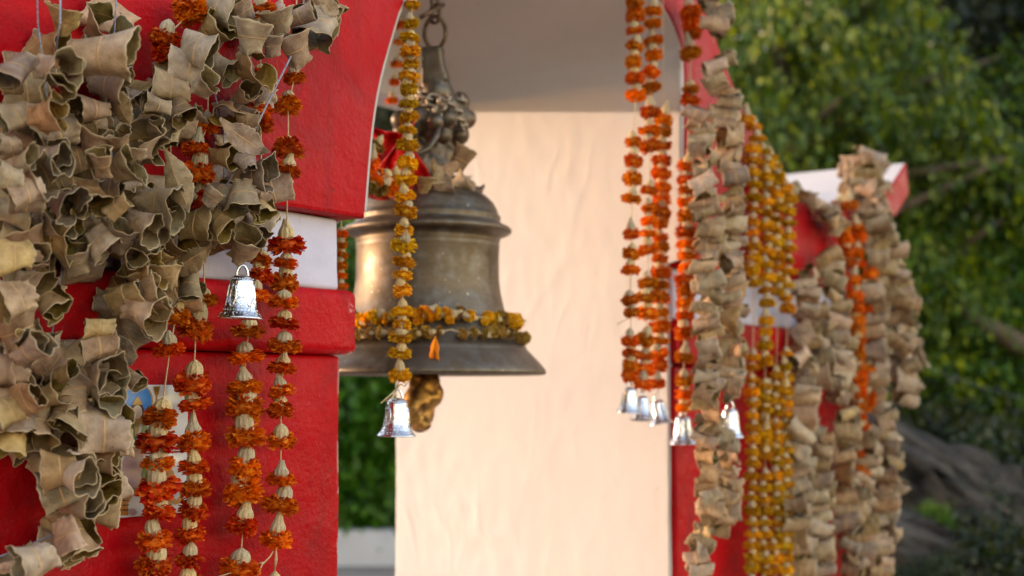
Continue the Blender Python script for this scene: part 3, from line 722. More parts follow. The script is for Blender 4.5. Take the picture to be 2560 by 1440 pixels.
def marigold(root, p, w, cls, r, tilt=14, calyx=True, axis=None, squash=1.0):
    fl = bpy.data.objects.new('marigold', r.choice(FLOW[cls])); link(fl, root)
    M = Matrix.Rotation(r.uniform(0, 6.28), 4, 'Z')
    Tm = Matrix.Rotation(R(r.gauss(0, tilt*0.5)), 4, 'X') @ Matrix.Rotation(R(r.gauss(0, tilt*0.5)), 4, 'Y')
    if axis is not None: Tm = Vector(axis).to_track_quat('Z', 'Y').to_matrix().to_4x4() @ Tm
    q = w/2*r.uniform(0.9, 1.16)
    fl.matrix_basis = Matrix.Translation(p - root.location) @ Tm @ M @ Matrix.Diagonal((q, q, q*squash*r.choice((0.8, 0.95, 1.05, 1.15, 1.2, 1.35)), 1))
    if calyx:
        c = bpy.data.objects.new('calyx', r.choice(CAL)); link(c, fl)
        c.matrix_basis = Matrix.Translation((0, 0, 0.20)) @ Matrix.Diagonal((0.84, 0.84, 0.86, 1))
    return fl
def garland(label, group, pts, w, cls, tfun, top=None, r=None, cat='marigold garland', bell_pt=None, calyx=True, tail=None, squash=1.0, rad=0.0010, Y=None):
    """pts: flower centres as seen, top to bottom"""
    r = r or random.Random(hash_(label))
    P3 = [(pt(u, v, tfun(v)) if Y is None else pty(u, v, Y)) for u, v, *_ in pts]
    first = P3[0]
    up = pt(top[0], top[1], tfun(top[1])) if (top and Y is None) else (pty(top[0], top[1], Y) if top else first + Vector((0, 0, 0.12)))
    root = thing('marigold_garland', label, cat, up, 0, group)
    for (q, p) in zip(pts, P3):
        ww = (q[2] if len(q) > 2 else w)
        marigold(root, p, ww/F*dist(p), cls, r, calyx=calyx, squash=squash)
    line = [up] + P3
    if bell_pt: line = line + [bell_pt]
    string_part(root, line, rad)
    if tail:
        mb = MB()
        for tl_ in tail: mb.tube([Vector(x) - root.location for x in tl_], 0.0011, 5)
        obj('string_tail', mb.mesh('string_tail', [TWINE]), root)
    return root
def hash_(s_): return sum((i+1)*ord(c) for i, c in enumerate(s_)) % 100003

tl_left = lambda v: wall_t(v) - 0.045
M1 = [(462, 12, 66), (476, 32, 78), (412, 96, 84), (422, 128, 80), (432, 700, 60), (440, 790, 64), (425, 872, 72),
      (402, 1042, 88), (396, 1100, 90), (398, 1155, 94), (394, 1218, 92), (396, 1278, 84), (386, 1352, 84), (388, 1412, 86), (384, 1470, 80)]
garland('rust marigold string hanging over the picture tile on the left pier', 'marigold strings on the left pier', M1, 80, 'red', tl_left, (412, -120))
M2 = [(520, 315, 60), (492, 372, 64), (497, 432, 72), (505, 500, 60), (512, 752, 60), (490, 818, 72), (484, 956, 82), (484, 1010, 84), (484, 1106, 82), (486, 1165, 76), (488, 1220, 76),
      (484, 1276, 82), (476, 1336, 80), (474, 1398, 78), (470, 1462, 80)]
garland('rust marigold string beside the picture tile, second from the tile on the left pier', 'marigold strings on the left pier', M2, 78, 'red', tl_left, (520, -120))
M3 = [(655, 25, 60), (650, 190, 60), (645, 275, 64), (652, 310, 60), (655, 650, 52), (650, 690, 56), (640, 738, 64), (622, 828, 86), (614, 890, 88), (612, 966, 88), (612, 1018, 90), (612, 1086, 88),
      (612, 1168, 88), (606, 1232, 86), (608, 1312, 86), (600, 1420, 86)]
garland('orange rust marigold string passing behind the large silver bell on the left pier', 'marigold strings on the left pier', M3, 86, 'red', tl_left, (660, -120))
M4 = [(736, 195, 60), (720, 262, 70), (721, 372, 72), (718, 424, 68), (717, 610, 76), (714, 658, 70), (712, 706, 78), (709, 754, 76), (709, 806, 78), (709, 862, 78), (706, 918, 74), (705, 978, 74),
      (703, 1026, 74), (702, 1102, 74), (702, 1198, 78), (704, 1262, 80), (691, 1348, 68), (684, 1478, 70)]
garland('rust marigold string nearest the arch opening, hanging clear against the red capital', 'marigold strings on the left pier', M4, 75, 'red', tl_left, (745, -120),
        tail=[[pt(692, 1362, -.045), pt(676, 1390, -.05), pt(655, 1412, -.05), pt(640, 1450, -.05)], [pt(690, 1362, -.05), pt(692, 1400, -.055), pt(686, 1425, -.05)], [pt(662, 1405, -.05), pt(600, 1425, -.05), pt(545, 1442, -.04)]])

V0 = [12, 60, 95, 128, 160, 190, 222, 258, 291, 325, 362, 408, 448, 490, 528, 577, 614, 655, 688, 727, 778, 813, 842, 882, 938]
Y0 = [(1030-30*(v/940)**1.0 + 2*math.sin(v*.05), v, 50+4*math.sin(v*.3)) for v in V0]
tmid = lambda v: -0.03
b0 = pt(991, 978, -0.03)
garland('ochre marigold string hanging in the arch in front of the great bronze bell', None, Y0, 51, 'yellow', tmid, (1034, -160), bell_pt=b0,
        tail=[[pt(1000, 962, -.03), pt(978, 985, -.035), pt(952, 1008, -.035)], [pt(999, 962, -.03), pt(984, 990, -.04), pt(966, 1004, -.035)], [pt(1001, 960, -.03), pt(1012, 966, -.03), pt(1020, 955, -.035)]])
GB = [(1001, 62, 30), (998, 105, 30), (996, 160, 32), (990, 205, 30), (985, 620, 30)]
garland('orange marigold string half hidden behind the ochre string beside the bell chain', None, [(1000, 62), (997, 105), (992, 160), (986, 205), (980, 250)], 30, 'orange', lambda v: 0.5, (1006, -120))
garland('sliver of orange marigold string between the white band and the bronze bell', None, [(853, v) for v in range(585, 720, 26)], 34, 'orange', lambda v: 0.16, (853, 470))

def X5(rows, off=0): return [(1500+x/1.894, off+y/1.894) for x, y in rows]
tr = lambda v: -0.055
grp = 'orange marigold strings on the right of the arch'
O1 = X5([(165,10),(165,70),(165,140),(165,215),(160,290),(165,365),(170,450),(158,670),(158,760),(155,845),(150,940),(150,1105),(147,1200),(145,1275)]) + \
     X5([(143,130),(148,190),(143,325),(148,385),(143,440),(145,490)], 680)
bO1 = X5([(148,530)], 680)[0]; bO1 = pt(*bO1, -0.055)
garland('orange marigold string ending in the leftmost of three silver bells against the cream wall', grp, O1, 46, 'orange', tr, (1590, -160), squash=1.12, bell_pt=bO1,
        tail=[[pt(1575, 795, -.055), pt(1556, 803, -.06), pt(1543, 812, -.06)]])
O2 = X5([(255,50),(253,110),(252,195),(252,260),(245,340),(240,415),(238,530),(235,615),(237,690),(235,900),(233,980),(232,1045),(228,1105),(230,1180),(225,1340),(230,1400)]) + \
     X5([(215,120),(222,195),(213,320),(215,395),(210,460),(200,525)], 680)
bO2 = pt(1612, 982, -0.06)
garland('orange marigold string ending in the middle of three silver bells against the cream wall', grp, O2, 47, 'orange', lambda v: -0.06, (1638, -160), squash=1.12, bell_pt=bO2)
O3 = X5([(300,565),(297,625),(295,690),(292,760),(288,820),(290,890),(290,945),(285,1000),(285,1055),(285,1125),(285,1170),(283,1225),(285,1290),(285,1350),(280,1400)]) + \
     X5([(285,60),(288,120),(283,190),(283,255),(282,325),(278,385),(275,440),(270,525)], 680)
bO3 = pt(1646, 982, -0.045)
garland('dense orange marigold string ending in the rightmost of three silver bells against the cream wall', grp, O3, 47, 'orange', lambda v: -0.045, (1656, -160), squash=1.12, bell_pt=bO3)
O4 = X5([(430,60),(432,115),(440,150),(428,250),(428,420),(425,470),(413,785),(412,850),(412,900),(413,955),(413,1020),(412,1095),(410,1155),(410,1210),(412,1265),(408,1325),(410,1385),(408,1440)]) + \
     X5([(403,85),(403,145),(400,205),(398,285),(397,400),(397,510),(398,580),(400,640)], 680)
bO4 = pt(1709, 1040, -0.06)
garland('orange marigold string hugging the edge between cream wall and sunlit leaf garland', grp, O4, 48, 'orange', lambda v: -0.06, (1733, -160), squash=1.12, bell_pt=bO4)

yr = random.Random(4)
def col_pts(x, y0, y1, step, r, jit=3): 
    out = []; y = y0
    while y < y1: out.append((x+r.uniform(-jit, jit), y)); y += step*r.uniform(0.9, 1.1)
    return out
grp = 'yellow marigold strings on the right pier'
ty = lambda v: -0.06
YA = [(1866, 258+40), (1884, 318)] + col_pts(1883, 372, 722, 31, yr) + col_pts(1880, 892, 1470, 30, yr)
YB = [(1892, 345), (1908, 378)] + col_pts(1917, 412, 770, 31, yr) + [(1915, 800), (1914, 830), (1913, 862), (1913, 900)] + col_pts(1913, 965, 1150, 30, yr) + col_pts(1911, 1192, 1470, 30, yr)
YC = [(1925, 395), (1938, 420)] + col_pts(1942, 452, 760, 31, yr) + col_pts(1939, 940, 1470, 30, yr)
YD = [(1945, 440), (1962, 470)] + col_pts(1968, 500, 780, 31, yr) + col_pts(1964, 885, 1470, 30, yr)
for i, (lab, pl) in enumerate((('first yellow marigold string from the sunlit leaf garland, down the red right pier', YA),
                               ('second yellow marigold string from the sunlit leaf garland, with a run crossing the white band', YB),
                               ('third yellow marigold string from the sunlit leaf garland, tightly packed below', YC),
                               ('fourth yellow marigold string, beside the pale leaf columns of the right pier', YD))):
    garland(lab, grp, pl, 39, 'yellow', (lambda v, i=i: -0.05-0.01*(i % 2)), (pl[0][0]-6, pl[0][1]-40), squash=1.0)
grp = 'red orange marigold strings on the right pier'
def X7(rows): return [(1920+x/2.181, 340+y/2.181) for x, y in rows]
def X8(rows): return [(1920+x/2.667, 900+y/2.667) for x, y in rows]
R1 = X7([(390,380),(405,500),(420,560),(425,630),(432,690),(462,780),(470,860),(482,930),(480,1010),(490,1060),(485,1120),(490,1190),(490,1260),(490,1320),(480,1410)]) + \
     X8([(592,110),(600,200),(602,300),(612,380),(622,450),(612,530),(595,620),(605,700),(620,740),(592,860)])
R2 = X7([(445,375),(478,500),(500,545),(485,640),(492,700),(555,745),(557,800),(520,860),(540,945),(553,1010),(548,1080),(530,1300),(540,1410)]) + X8([(660,60),(650,140),(655,260),(640,330)])
garland('longer red orange marigold string between two leaf columns on the right pier', grp, R1, 42, 'orange', lambda v: -0.065, squash=1.3, top=(R1[0][0], R1[0][1]-10))
garland('shorter red orange marigold string behind the outermost leaf garland of the right pier', grp, R2, 40, 'orange', lambda v: -0.055, squash=1.3, top=(R2[0][0], R2[0][1]-10))

# ------------------------------------------------------------------ leaf garlands of the right pier
def leaf_columns(label, group, cols, size_px, tt, seed, step=19, jit=11, top=None):
    r = random.Random(seed)
    p0 = top or (cols[0][0][0], cols[0][0][1]-30)
    root = thing('leaf_garland', label, 'leaf garland', pt(p0[0], p0[1], tt), 0, group)
    for c in cols:
        pts = [Vector((u, v, 0)) for u, v in c]; seg = []
        for a, b in zip(pts, pts[1:]):
            k = max(1, int((b-a).length/step))
            seg += [a + (b-a)*(i/k) for i in range(k)]
        for q in seg:
            u = q.x + r.uniform(-jit, jit); v_ = q.y + r.uniform(-6, 6)
            p = pt(u, v_, tt - r.uniform(-0.02, 0.025))
            kind = r.choice('RRRRRRTTCC')
            ang = r.choice((0, 0, 180)) + r.gauss(0, 16); tow = r.uniform(-0.1, 0.4) if kind in 'TR' else r.uniform(0.2, 0.75)
            add_leaf(root, p, kind, size_px*(1.12 if kind == 'R' else 0.95)*r.uniform(0.82, 1.2)/F*dist(p), ang, tow, r)
        string_part(root, [pt(u, v_, tt) for u, v_ in c], 0.001, TWINE)
    return root
grp = 'dry leaf garlands on the right pier'
g1 = leaf_columns('sunlit rolled leaf garland at the arch edge with a silver bell in its middle', grp,
    [[(1782, -60), (1792, 60), (1783, 105)], [(1795, 150), (1790, 190), (1812, 250)], [(1745, 290), (1758, 400), (1768, 560), (1765, 780), (1768, 1005), (1772, 1090)],
     [(1815, 260), (1830, 400), (1832, 600), (1830, 800), (1826, 1000)], [(1765, 1075), (1760, 1180), (1780, 1260), (1770, 1320), (1750, 1400), (1755, 1450)], [(1810, 1090), (1812, 1180), (1815, 1280), (1795, 1340)]], 62, -0.135, 5, top=(1782, -120))
g2 = leaf_columns('pale rolled leaf garland hung in two columns between yellow strings and red orange strings', grp,
    [[(2062, 640), (2088, 740), (2098, 860), (2098, 1000)], [(2018, 690), (2010, 820), (2000, 1000), (2000, 1200), (2000, 1450)], [(2058, 780), (2056, 900), (2052, 960)], [(2045, 1080), (2050, 1200), (2045, 1450)]], 62, -0.07, 6)
g3 = leaf_columns('short rolled leaf column in front of the red orange marigolds, low on the right pier', grp,
    [[(2120, 1040), (2108, 1140), (2120, 1230), (2118, 1330), (2130, 1450)], [(2085, 960), (2100, 1020)]], 60, -0.075, 7)
g4 = leaf_columns('thick outermost leaf garland draped over the white horn of the right pier', grp,
    [[(2160, 395), (2165, 440), (2185, 500), (2190, 600), (2215, 690), (2245, 780), (2258, 900), (2262, 1000)], [(2150, 460), (2200, 560), (2235, 650), (2262, 760), (2275, 880), (2255, 1020)],
     [(2185, 700), (2195, 860), (2190, 1010)], [(2200, 1020), (2225, 1120), (2232, 1230), (2195, 1320), (2200, 1450)], [(2175, 1080), (2160, 1300), (2160, 1450)], [(2205, 1290), (2215, 1380)]], 58, -0.075, 8)
# a bit of garland lying in the saddle behind, and tied over the horn where the sun reaches
def saddle_leaves(label, pts, t_, size, seed):
    r = random.Random(seed); p0 = pt(*pts[0], t_)
    root = thing('leaf_garland', label, 'leaf garland', p0, 0, 'dry leaf garlands on the right pier')
    for u, v_ in pts:
        p = pt(u + r.uniform(-6, 6), v_ + r.uniform(-5, 5), t_ - r.uniform(0, 0.03))
        add_leaf(root, p, r.choice('TCW'), size*r.uniform(.8, 1.2)/F*dist(p), r.uniform(0, 360), r.uniform(0, .6), r)
    string_part(root, [pt(u, v_, t_) for u, v_ in pts], 0.001, TWINE)
saddle_leaves('crumpled bit of leaf garland sagging along the white saddle edge of the right pier',
    [(1985, 472), (2002, 488), (2020, 500), (2038, 508), (2052, 522), (2066, 538), (2080, 552), (2092, 566), (2060, 512), (2078, 530)], -0.045, 46, 3)
saddle_leaves('glowing knot of dry leaves tied over the top of the white horn',
    [(2150, 395), (2165, 405), (2180, 398), (2140, 425), (2165, 435), (2190, 430), (2125, 455), (2150, 465), (2175, 460), (2120, 480), (2195, 470), (2135, 410), (2160, 420), (2180, 415), (2140, 445), (2170, 450), (2130, 500), (2200, 500)], 0.0, 66, 9)

# ------------------------------------------------------------------ small silver bells
def silver_body():
    mb = MB()
    prof = [(0.0, 1.98), (0.16, 1.97), (0.34, 1.92), (0.46, 1.83), (0.52, 1.70), (0.54, 1.66), (0.535, 1.62), (0.56, 1.45), (0.585, 1.2), (0.615, 0.95), (0.655, 0.70), (0.70, 0.50), (0.735, 0.42),
            (0.75, 0.40), (0.75, 0.36), (0.79, 0.30), (0.87, 0.20), (0.95, 0.11), (1.0, 0.07), (1.01, 0.03), (0.99, 0.0), (0.93, 0.01), (0.80, 0.16), (0.66, 0.45), (0.55, 1.0), (0.46, 1.6), (0.3, 1.8), (0.0, 1.86)]
    mb.lathe(prof, 56)
    me = mb.mesh('body', [SILVER]); return me
def beads(q, z):
    mb = MB()
    for k in range(30):
        w = 2*PI*k/30; mb.blob((q*math.cos(w), q*math.sin(w), z), 0.032, seg=6, rings=4)
    return mb.mesh('bead_row', [SILVER])
def bell_loop():
    mb = MB(); mb.tube([(0.26*math.cos(a), 0.0, 1.88+0.52*math.sin(a)) for a in np.linspace(-0.12, PI+0.12, 16)], 0.062, 8); return mb.mesh('hanger', [SILVER])
def bell_scrolls():
    """raised leaf scrolls round the bell"""
    mb = MB()
    rad = lambda z: np.interp(z, [0.1, 0.3, 0.42, 0.7, 0.95, 1.2, 1.45, 1.62], [0.96, 0.79, 0.745, 0.66, 0.62, 0.59, 0.565, 0.545])
    def lay(line, r=0.026):
        mb.tube([((rad(z)+0.006)*math.cos(a), (rad(z)+0.006)*math.sin(a), z) for a, z in line], r, 5)
    for k in range(5):
        a0 = 2*PI*k/5
        for sg in (-1, 1):
            lay([(a0+sg*(0.06+0.20*math.sin(x*PI)), 0.52+1.0*x) for x in np.linspace(0, 1, 10)])
            lay([(a0+sg*(0.44-0.10*math.cos(x*2*PI*0.8)), 0.66+0.14*math.sin(x*2*PI*0.8)+0.42*x) for x in np.linspace(0, 1, 14)], 0.018)
            lay([(a0+sg*(0.34+0.12*math.cos(x*4.6)), 0.22+0.06*math.sin(x*4.6)) for x in np.linspace(0, 1, 10)], 0.02)
        lay([(a0+0.628, z) for z in np.linspace(0.46, 1.6, 8)], 0.016)
        for q in range(5): mb.blob(((rad(0.75)+0.01)*math.cos(a0+0.10*math.cos(q*1.256)), (rad(0.75)+0.01)*math.sin(a0+0.10*math.cos(q*1.256)), 0.74+0.07*math.sin(q*1.256)), 0.022, seg=6, rings=4)
    return mb.mesh('embossing', [SILVER])
def bell_clap():
    mb = MB(); mb.tube([(0, 0, 1.8), (0, 0, 0.3)], 0.03, 6); mb.blob((0, 0, 0.2), 0.14, seg=10, rings=7); return mb.mesh('clapper', [IRON])
SB = [('body', silver_body()), ('bead_row', beads(0.50, 1.78)), ('bead_row', beads(0.755, 0.38)), ('hanger', bell_loop()), ('embossing', bell_scrolls()), ('clapper', bell_clap())]
SB[0][1].polygons.foreach_set('use_smooth', np.ones(len(SB[0][1].polygons), dtype=bool))
def silver_bell(label, u, vbot, wpx, t_, tilt=(0, 0), rz=0.0, tall=1.0):
    p = pt(u, vbot, t_); s_ = wpx/F*dist(p)/2
    root = thing('silver_bell', label, 'bell', p, 0, 'small silver bells on garlands')
    root.rotation_euler = (R(tilt[0]), R(tilt[1]), rz); 
    for n_, me in SB:
        o = obj(n_, me, root); o.scale = (s_, s_, s_*tall)
    return root
silver_bell('large silver bell hanging below dry leaves in front of the left ledge', 600, 797, 112, wall_t(760)-0.10, (1, 2), 0.5)
silver_bell('silver bell hanging alone under the ochre string in front of the gold clapper', 991, 1091, 97, -0.03, (1, 1), 0.2)
silver_bell('leftmost of the three clustered silver bells before the cream wall', 1572, 1033, 66, -0.055, (2, 3), 0.4)
silver_bell('middle of the three clustered silver bells, overlapped by its neighbour', 1605, 1050, 62, -0.06, (-4, 8), 0.9)
silver_bell('rightmost of the three clustered silver bells, tilted away', 1653, 1060, 62, -0.045, (-4, -9), 0.1)
silver_bell('sunlit silver bell at the cream wall\'s front edge, under the orange string', 1708, 1110, 72, -0.06, (1, -2), 0.7)
silver_bell('sunlit silver bell hanging among the dry leaves of the arch edge', 1822, 1093, 74, -0.12, (2, 2), 0.3)
sbst = [(wall_t(700)-0.10, 588, 678)]

# ------------------------------------------------------------------ great bronze bell
BT = 0.235
bc = pt(1068, 935, BT); bk = dist(bc)/F; BCZ = bc.z
bell = thing('bronze_bell', 'great bronze temple bell hanging in the arch, with moulded shoulder and flared lip', 'bell', bc, 0)
def bz(v): return (935-v)*bk
prof = [(40, 470), (90, 473), (122, 478), (148, 489), (166, 506), (176, 526), (179, 538), (183, 540), (184, 545), (181, 550), (184, 556), (192, 562), (205, 567), (211, 573), (211, 580), (204, 585), (191, 589), (184, 594), (181, 600),
        (182, 604), (180, 608), (180, 613), (181.5, 616), (180, 620), (179, 660), (180, 700), (184, 735), (192, 770), (204, 805), (221, 838), (242, 864), (248, 868), (250, 874), (253, 877), (268, 893), (284, 910), (296, 924), (298, 931), (296, 936), (288, 938), (274, 934), (237, 890), (200, 840), (175, 760), (165, 660), (160, 590), (120, 510), (30, 495)]
mb = MB(); mb.lathe([(r_*bk, bz(v_)) for r_, v_ in prof], 96)
obj('body', mb.mesh('body', [BRONZE]), bell)
def bpt(u, v, dt=0.0): return pt(u, v, BT+dt) - bc
# crown: cast shank, lion like lump with knobs on both sides
def remeshed(name, mb, mat, vox):
    o = obj(name, mb.mesh(name, [mat]), bell)
    m = o.modifiers.new('remesh', 'REMESH'); m.mode = 'VOXEL'; m.voxel_size = vox; m.use_smooth_shade = True
    s2 = o.modifiers.new('smooth', 'SMOOTH'); s2.factor = 0.5; s2.iterations = 3
    return o
mb = MB()
def bb(u, v, rpx, dt=0.0, s3=(1, 1, 1)): mb.blob(bpt(u, v, dt), rpx*bk, sc3=s3, seg=16, rings=10)
mb.tube([bpt(1082, 118), bpt(1084, 160), bpt(1090, 205)], [36*bk, 38*bk, 50*bk], 4)
bb(1090, 235, 46); bb(1110, 280, 58); bb(1130, 300, 48, -0.012); bb(1166, 297, 27, -0.03); bb(1150, 255, 27, -0.015); bb(1148, 338, 27, -0.03); bb(1118, 352, 42); bb(1102, 392, 40); bb(1118, 296, 26, -0.058); bb(1086, 305, 24, -0.06); bb(1110, 340, 22, -0.05)
bb(1040, 300, 40); bb(1015, 330, 34); bb(1002, 300, 26); bb(1035, 380, 34); bb(1060, 420, 46); bb(1095, 425, 40); bb(1075, 330, 50); bb(1075, 380, 44); bb(1078, 460, 60, 0, (1.3, 1.3, .6)); bb(1100, 410, 22, -0.02)
remeshed('crown', mb, BRONZE, 0.004)
mb = MB(); mb.tube([bpt(1098, 300, -0.06), bpt(1090, 340, -0.075), bpt(1070, 372, -0.075), bpt(1040, 388, -0.07)], [8*bk, 9*bk, 9*bk, 5*bk], 8)
obj('crown_rib', mb.mesh('crown_rib', [BRONZE]), bell)
mb = MB()
mb.tube([(0, 0, bz(600)), (0.01, 0, bz(940))], 0.012, 8)
def cb(u, v, rpx, dt=0.0, s3=(1, 1, 1), sd=0): mb.blob(bpt(u, v, dt), rpx*bk, sc3=s3, nz=0.25, seg=14, rings=9, seed=sd)
cb(1062, 955, 40, 0, (1, 1, .8), 1); cb(1078, 985, 33, -0.01, (1, 1, 1), 2); cb(1048, 1000, 40, 0, (1, 1, 1), 3); cb(1055, 1030, 33, 0, (1, 1, 1.1), 4); cb(1050, 1058, 27, 0, (1, 1, .9), 5); cb(1063, 1062, 16, -0.02, (1, 1, 1), 6); cb(1030, 1030, 28, 0, (1, 1, 1.4), 7)
remeshed('clapper', mb, BRASS, 0.005)

# chain that carries the bell, and the chain wound round its crown
def link_mesh():
    mb = MB(); pts = []
    for a in np.linspace(0, 2*PI, 25)[:-1]:
        pts.append((0.5*math.cos(a), 0, 0.5*math.sin(a) + (0.35 if math.sin(a) > 0 else -0.35)))
    pts.append(pts[0]); pts.append(pts[1]); mb.tube(pts, 0.15, 8, cap=False); return mb.mesh('link', [IRON])
LINK = link_mesh()
LINK2 = LINK.copy(); LINK2.materials.clear(); LINK2.materials.append(CHAINM)
def chain(label, pts3, size, me, seed):
    r = random.Random(seed); root = thing('chain', label, 'chain', pts3[0])
    for i in range(len(pts3)-1):
        a, b = pts3[i], pts3[i+1]; d = b-a
        o = bpy.data.objects.new('link', me); link(o, root)
        q = d.to_track_quat('Z', 'Y').to_matrix().to_4x4() @ Matrix.Rotation((PI/2 if i % 2 else 0)+r.uniform(-.3, .3), 4, 'Z')
        o.matrix_basis = Matrix.Translation((a+b)/2 - root.location) @ q @ Matrix.Diagonal((size, size, d.length/1.25, 1))
    return root
cpt = lambda u, v, dt=0.0: pt(u, v, BT+dt)
ch = chain('rusty chain running up from the ring on the bell crown', [cpt(1088, y_) for y_ in (52, 18, -16, -50, -84, -118, -152)], 0.026, LINK, 1)
mb = MB(); mb.tube([Vector((27*bk*math.cos(a), 0.004*math.sin(3*a), 42*bk*math.sin(a))) for a in np.linspace(0, 2*PI, 29)], 6*bk, 8, cap=False)
ring = obj('ring', mb.mesh('ring', [IRON]), ch); ring.location = cpt(1088, 82) - ch.location
mb = MB(); mb.tube([cpt(1052, 44, -.02)-ch.location, cpt(1075, 30, -.025)-ch.location, cpt(1108, 12, -.01)-ch.location], 6*bk, 8); obj('hook', mb.mesh('hook', [IRON]), ch)
wr = []
for a in np.linspace(0, 2*PI*2.6, 40):
    rr_ = (66 + 10*math.sin(a*1.7))*bk; q = cpt(1085, 232+10*a/2/PI*3.2+18*math.sin(a+2.0)) ; wr.append(q + Vector((rr_*math.cos(a), rr_*0.9*math.sin(a), 0)))
chain('dull chain wound round the crown of the bronze bell', wr, 0.023, LINK2, 2)
chain('short chain dangling in front of the bell crown', [cpt(1112-i*5, 240+i*12, -.055-.001*i) for i in range(7)], 0.021, LINK2, 3)

# red cloth tied on the crown, beside the arch
v_ = []; f_ = []; cr = random.Random(3)
NU, NV = 26, 20
for i in range(NU+1):
    for k in range(NV+1):
        a = i/NU; b = k/NV
        u = 900 + 150*a + 26*math.sin(b*5+a*3); vv2 = 305 + 170*b + 25*math.sin(a*4)
        d = 0.045*noise.noise(Vector((a*5, b*4, 1.7))) + 0.022*math.sin(a*19+b*5) + 0.014*noise.noise(Vector((a*14, b*11, 4)))
        p = cpt(u, vv2, -0.05+d) ; v_.append(tuple(p))
for i in range(NU):
    for k in range(NV):
        a = i*(NV+1)+k; f_.append((a, a+1, a+NV+2, a+NV+1))
cl = obj('cloth', mesh('cloth', [tuple(Vector(q)-cpt(960, 330)) for q in v_], f_, [CLOTH]), None, cpt(960, 330))
m = cl.modifiers.new('thick', 'SOLIDIFY'); m.thickness = 0.0012
tag(cl, 'shiny red cloth tied round the bell crown beside the arch', 'cloth')
# dry leaves and marigolds lying on the shoulder of the bell
root = thing('leaf_garland', 'withered pinkish leaves lying on the shoulder of the bronze bell', 'leaf garland', cpt(1090, 470))
r = random.Random(12)
for u, v2, s_, k, a in ((1095, 440, 60, 'F', 100), (1120, 425, 70, 'F', 62), (1150, 400, 75, 'T', 58), (1108, 462, 58, 'W', 20), (1140, 462, 62, 'C', 30), (1168, 470, 56, 'W', -20), (1185, 480, 50, 'C', -10), (1060, 462, 52, 'W', 80), (1155, 450, 46, 'F', 30), (1200, 488, 40, 'F', -30), (1085, 415, 40, 'F', 110)):
    p = cpt(u, v2, -0.10 + 0.0004*abs(u-1080)); add_leaf(root, p, k, s_/F*dist(p), a, r.uniform(0, .3), r)
string_part(root, [cpt(1060, 462, -.1), cpt(1110, 455, -.1), cpt(1180, 474, -.08)], 0.001)
rootm = thing('marigold_garland', 'heap of orange marigolds and gold thread on the bell shoulder under the red cloth', 'marigold garland', cpt(960, 450))
for u, v2, w_ in ((935, 448, 44), (962, 440, 46), (990, 446, 44), (948, 468, 46), (975, 470, 46), (930, 405, 40), (1010, 462, 40), (940, 365, 36), (925, 470, 36)):
    p = cpt(u, v2, -0.09); marigold(rootm, p, w_/F*dist(p), r.choice(('red', 'orange', 'straw')), r, 60)
string_part(rootm, [cpt(925, 470, -.09), cpt(960, 440, -.1), cpt(1010, 462, -.1)], 0.001)

# two garlands wound round the waist of the bell
def bell_ring(label, v0, rpx, cls, w_, seed, n, sag, gap=()):
    r = random.Random(seed); root = thing('marigold_garland', label, 'marigold garland', bc + Vector((0, 0, bz(v0))), 0, 'garlands wound round the bronze bell')
    line = []
    for i in range(n+1):
        a = 2*PI*i/n; rr_ = rpx*bk; z_ = bz(v0 + sag*math.sin(a*2+1)) + r.uniform(-.004, .004)
        p = bc + Vector((rr_*math.cos(a), rr_*math.sin(a), z_)); line.append(p)
        if i == n or any(g0 < math.degrees(a) < g1 for g0, g1 in gap): continue
        tang = (-math.sin(a), math.cos(a), r.uniform(-.2, .2))
        marigold(root, p, w_*bk*r.uniform(.85, 1.15), cls if r.random() < .8 else 'straw', r, 30, True, tang, 1.15)
    string_part(root, line, 0.0012)
    return root
bell_ring('upper ochre marigold garland wound round the waist of the bronze bell', 803, 222, 'yellow', 35, 1, 54, 5, ((300, 308),))
g_ = bell_ring('lower faded marigold garland with rusty buds wound round the bronze bell', 843, 246, 'straw', 27, 2, 54, 4, ((283, 290), (320, 326)))
ts = MB(); r = random.Random(8)
for i in range(14):
    a0 = cpt(1102, 850, 0) ; base = bc + Vector((34*bk, -0.184-0.012, bz(852)))
    ts.tube([base - g_.location, base + Vector((r.uniform(-.008, .008), -0.006+r.uniform(-.004, .004), -0.018)) - g_.location, base + Vector((r.uniform(-.016, .010), r.uniform(-.014, .0), -0.04+r.uniform(-.006, .004))) - g_.location], 0.0014, 5)
obj('tassel', ts.mesh('tassel', [PET['straw']]), g_)
g_.children[-1].data.materials[0] = PET['orange']

# ------------------------------------------------------------------ background: low wall, trees, rock, cable
lw = thing('low_wall', 'low white parapet wall behind the gateway at the foot of the hedge', 'wall', (-4, 12.6, 0))
def lbox(name, lo, hi, mat, **k): return obj(name, soft_box(name, lo, hi, [mat], **k), lw)
LWM = flat('parapet_white', (0.62, 0.60, 0.60), 0.8, nz=0.15, scale=3)
lbox('wall_body', (-5, -0.12, -0.05), (5.3, 0.12, 0.30), LWM, bev=0.012, cuts=8, amp=0.01, freq=2)

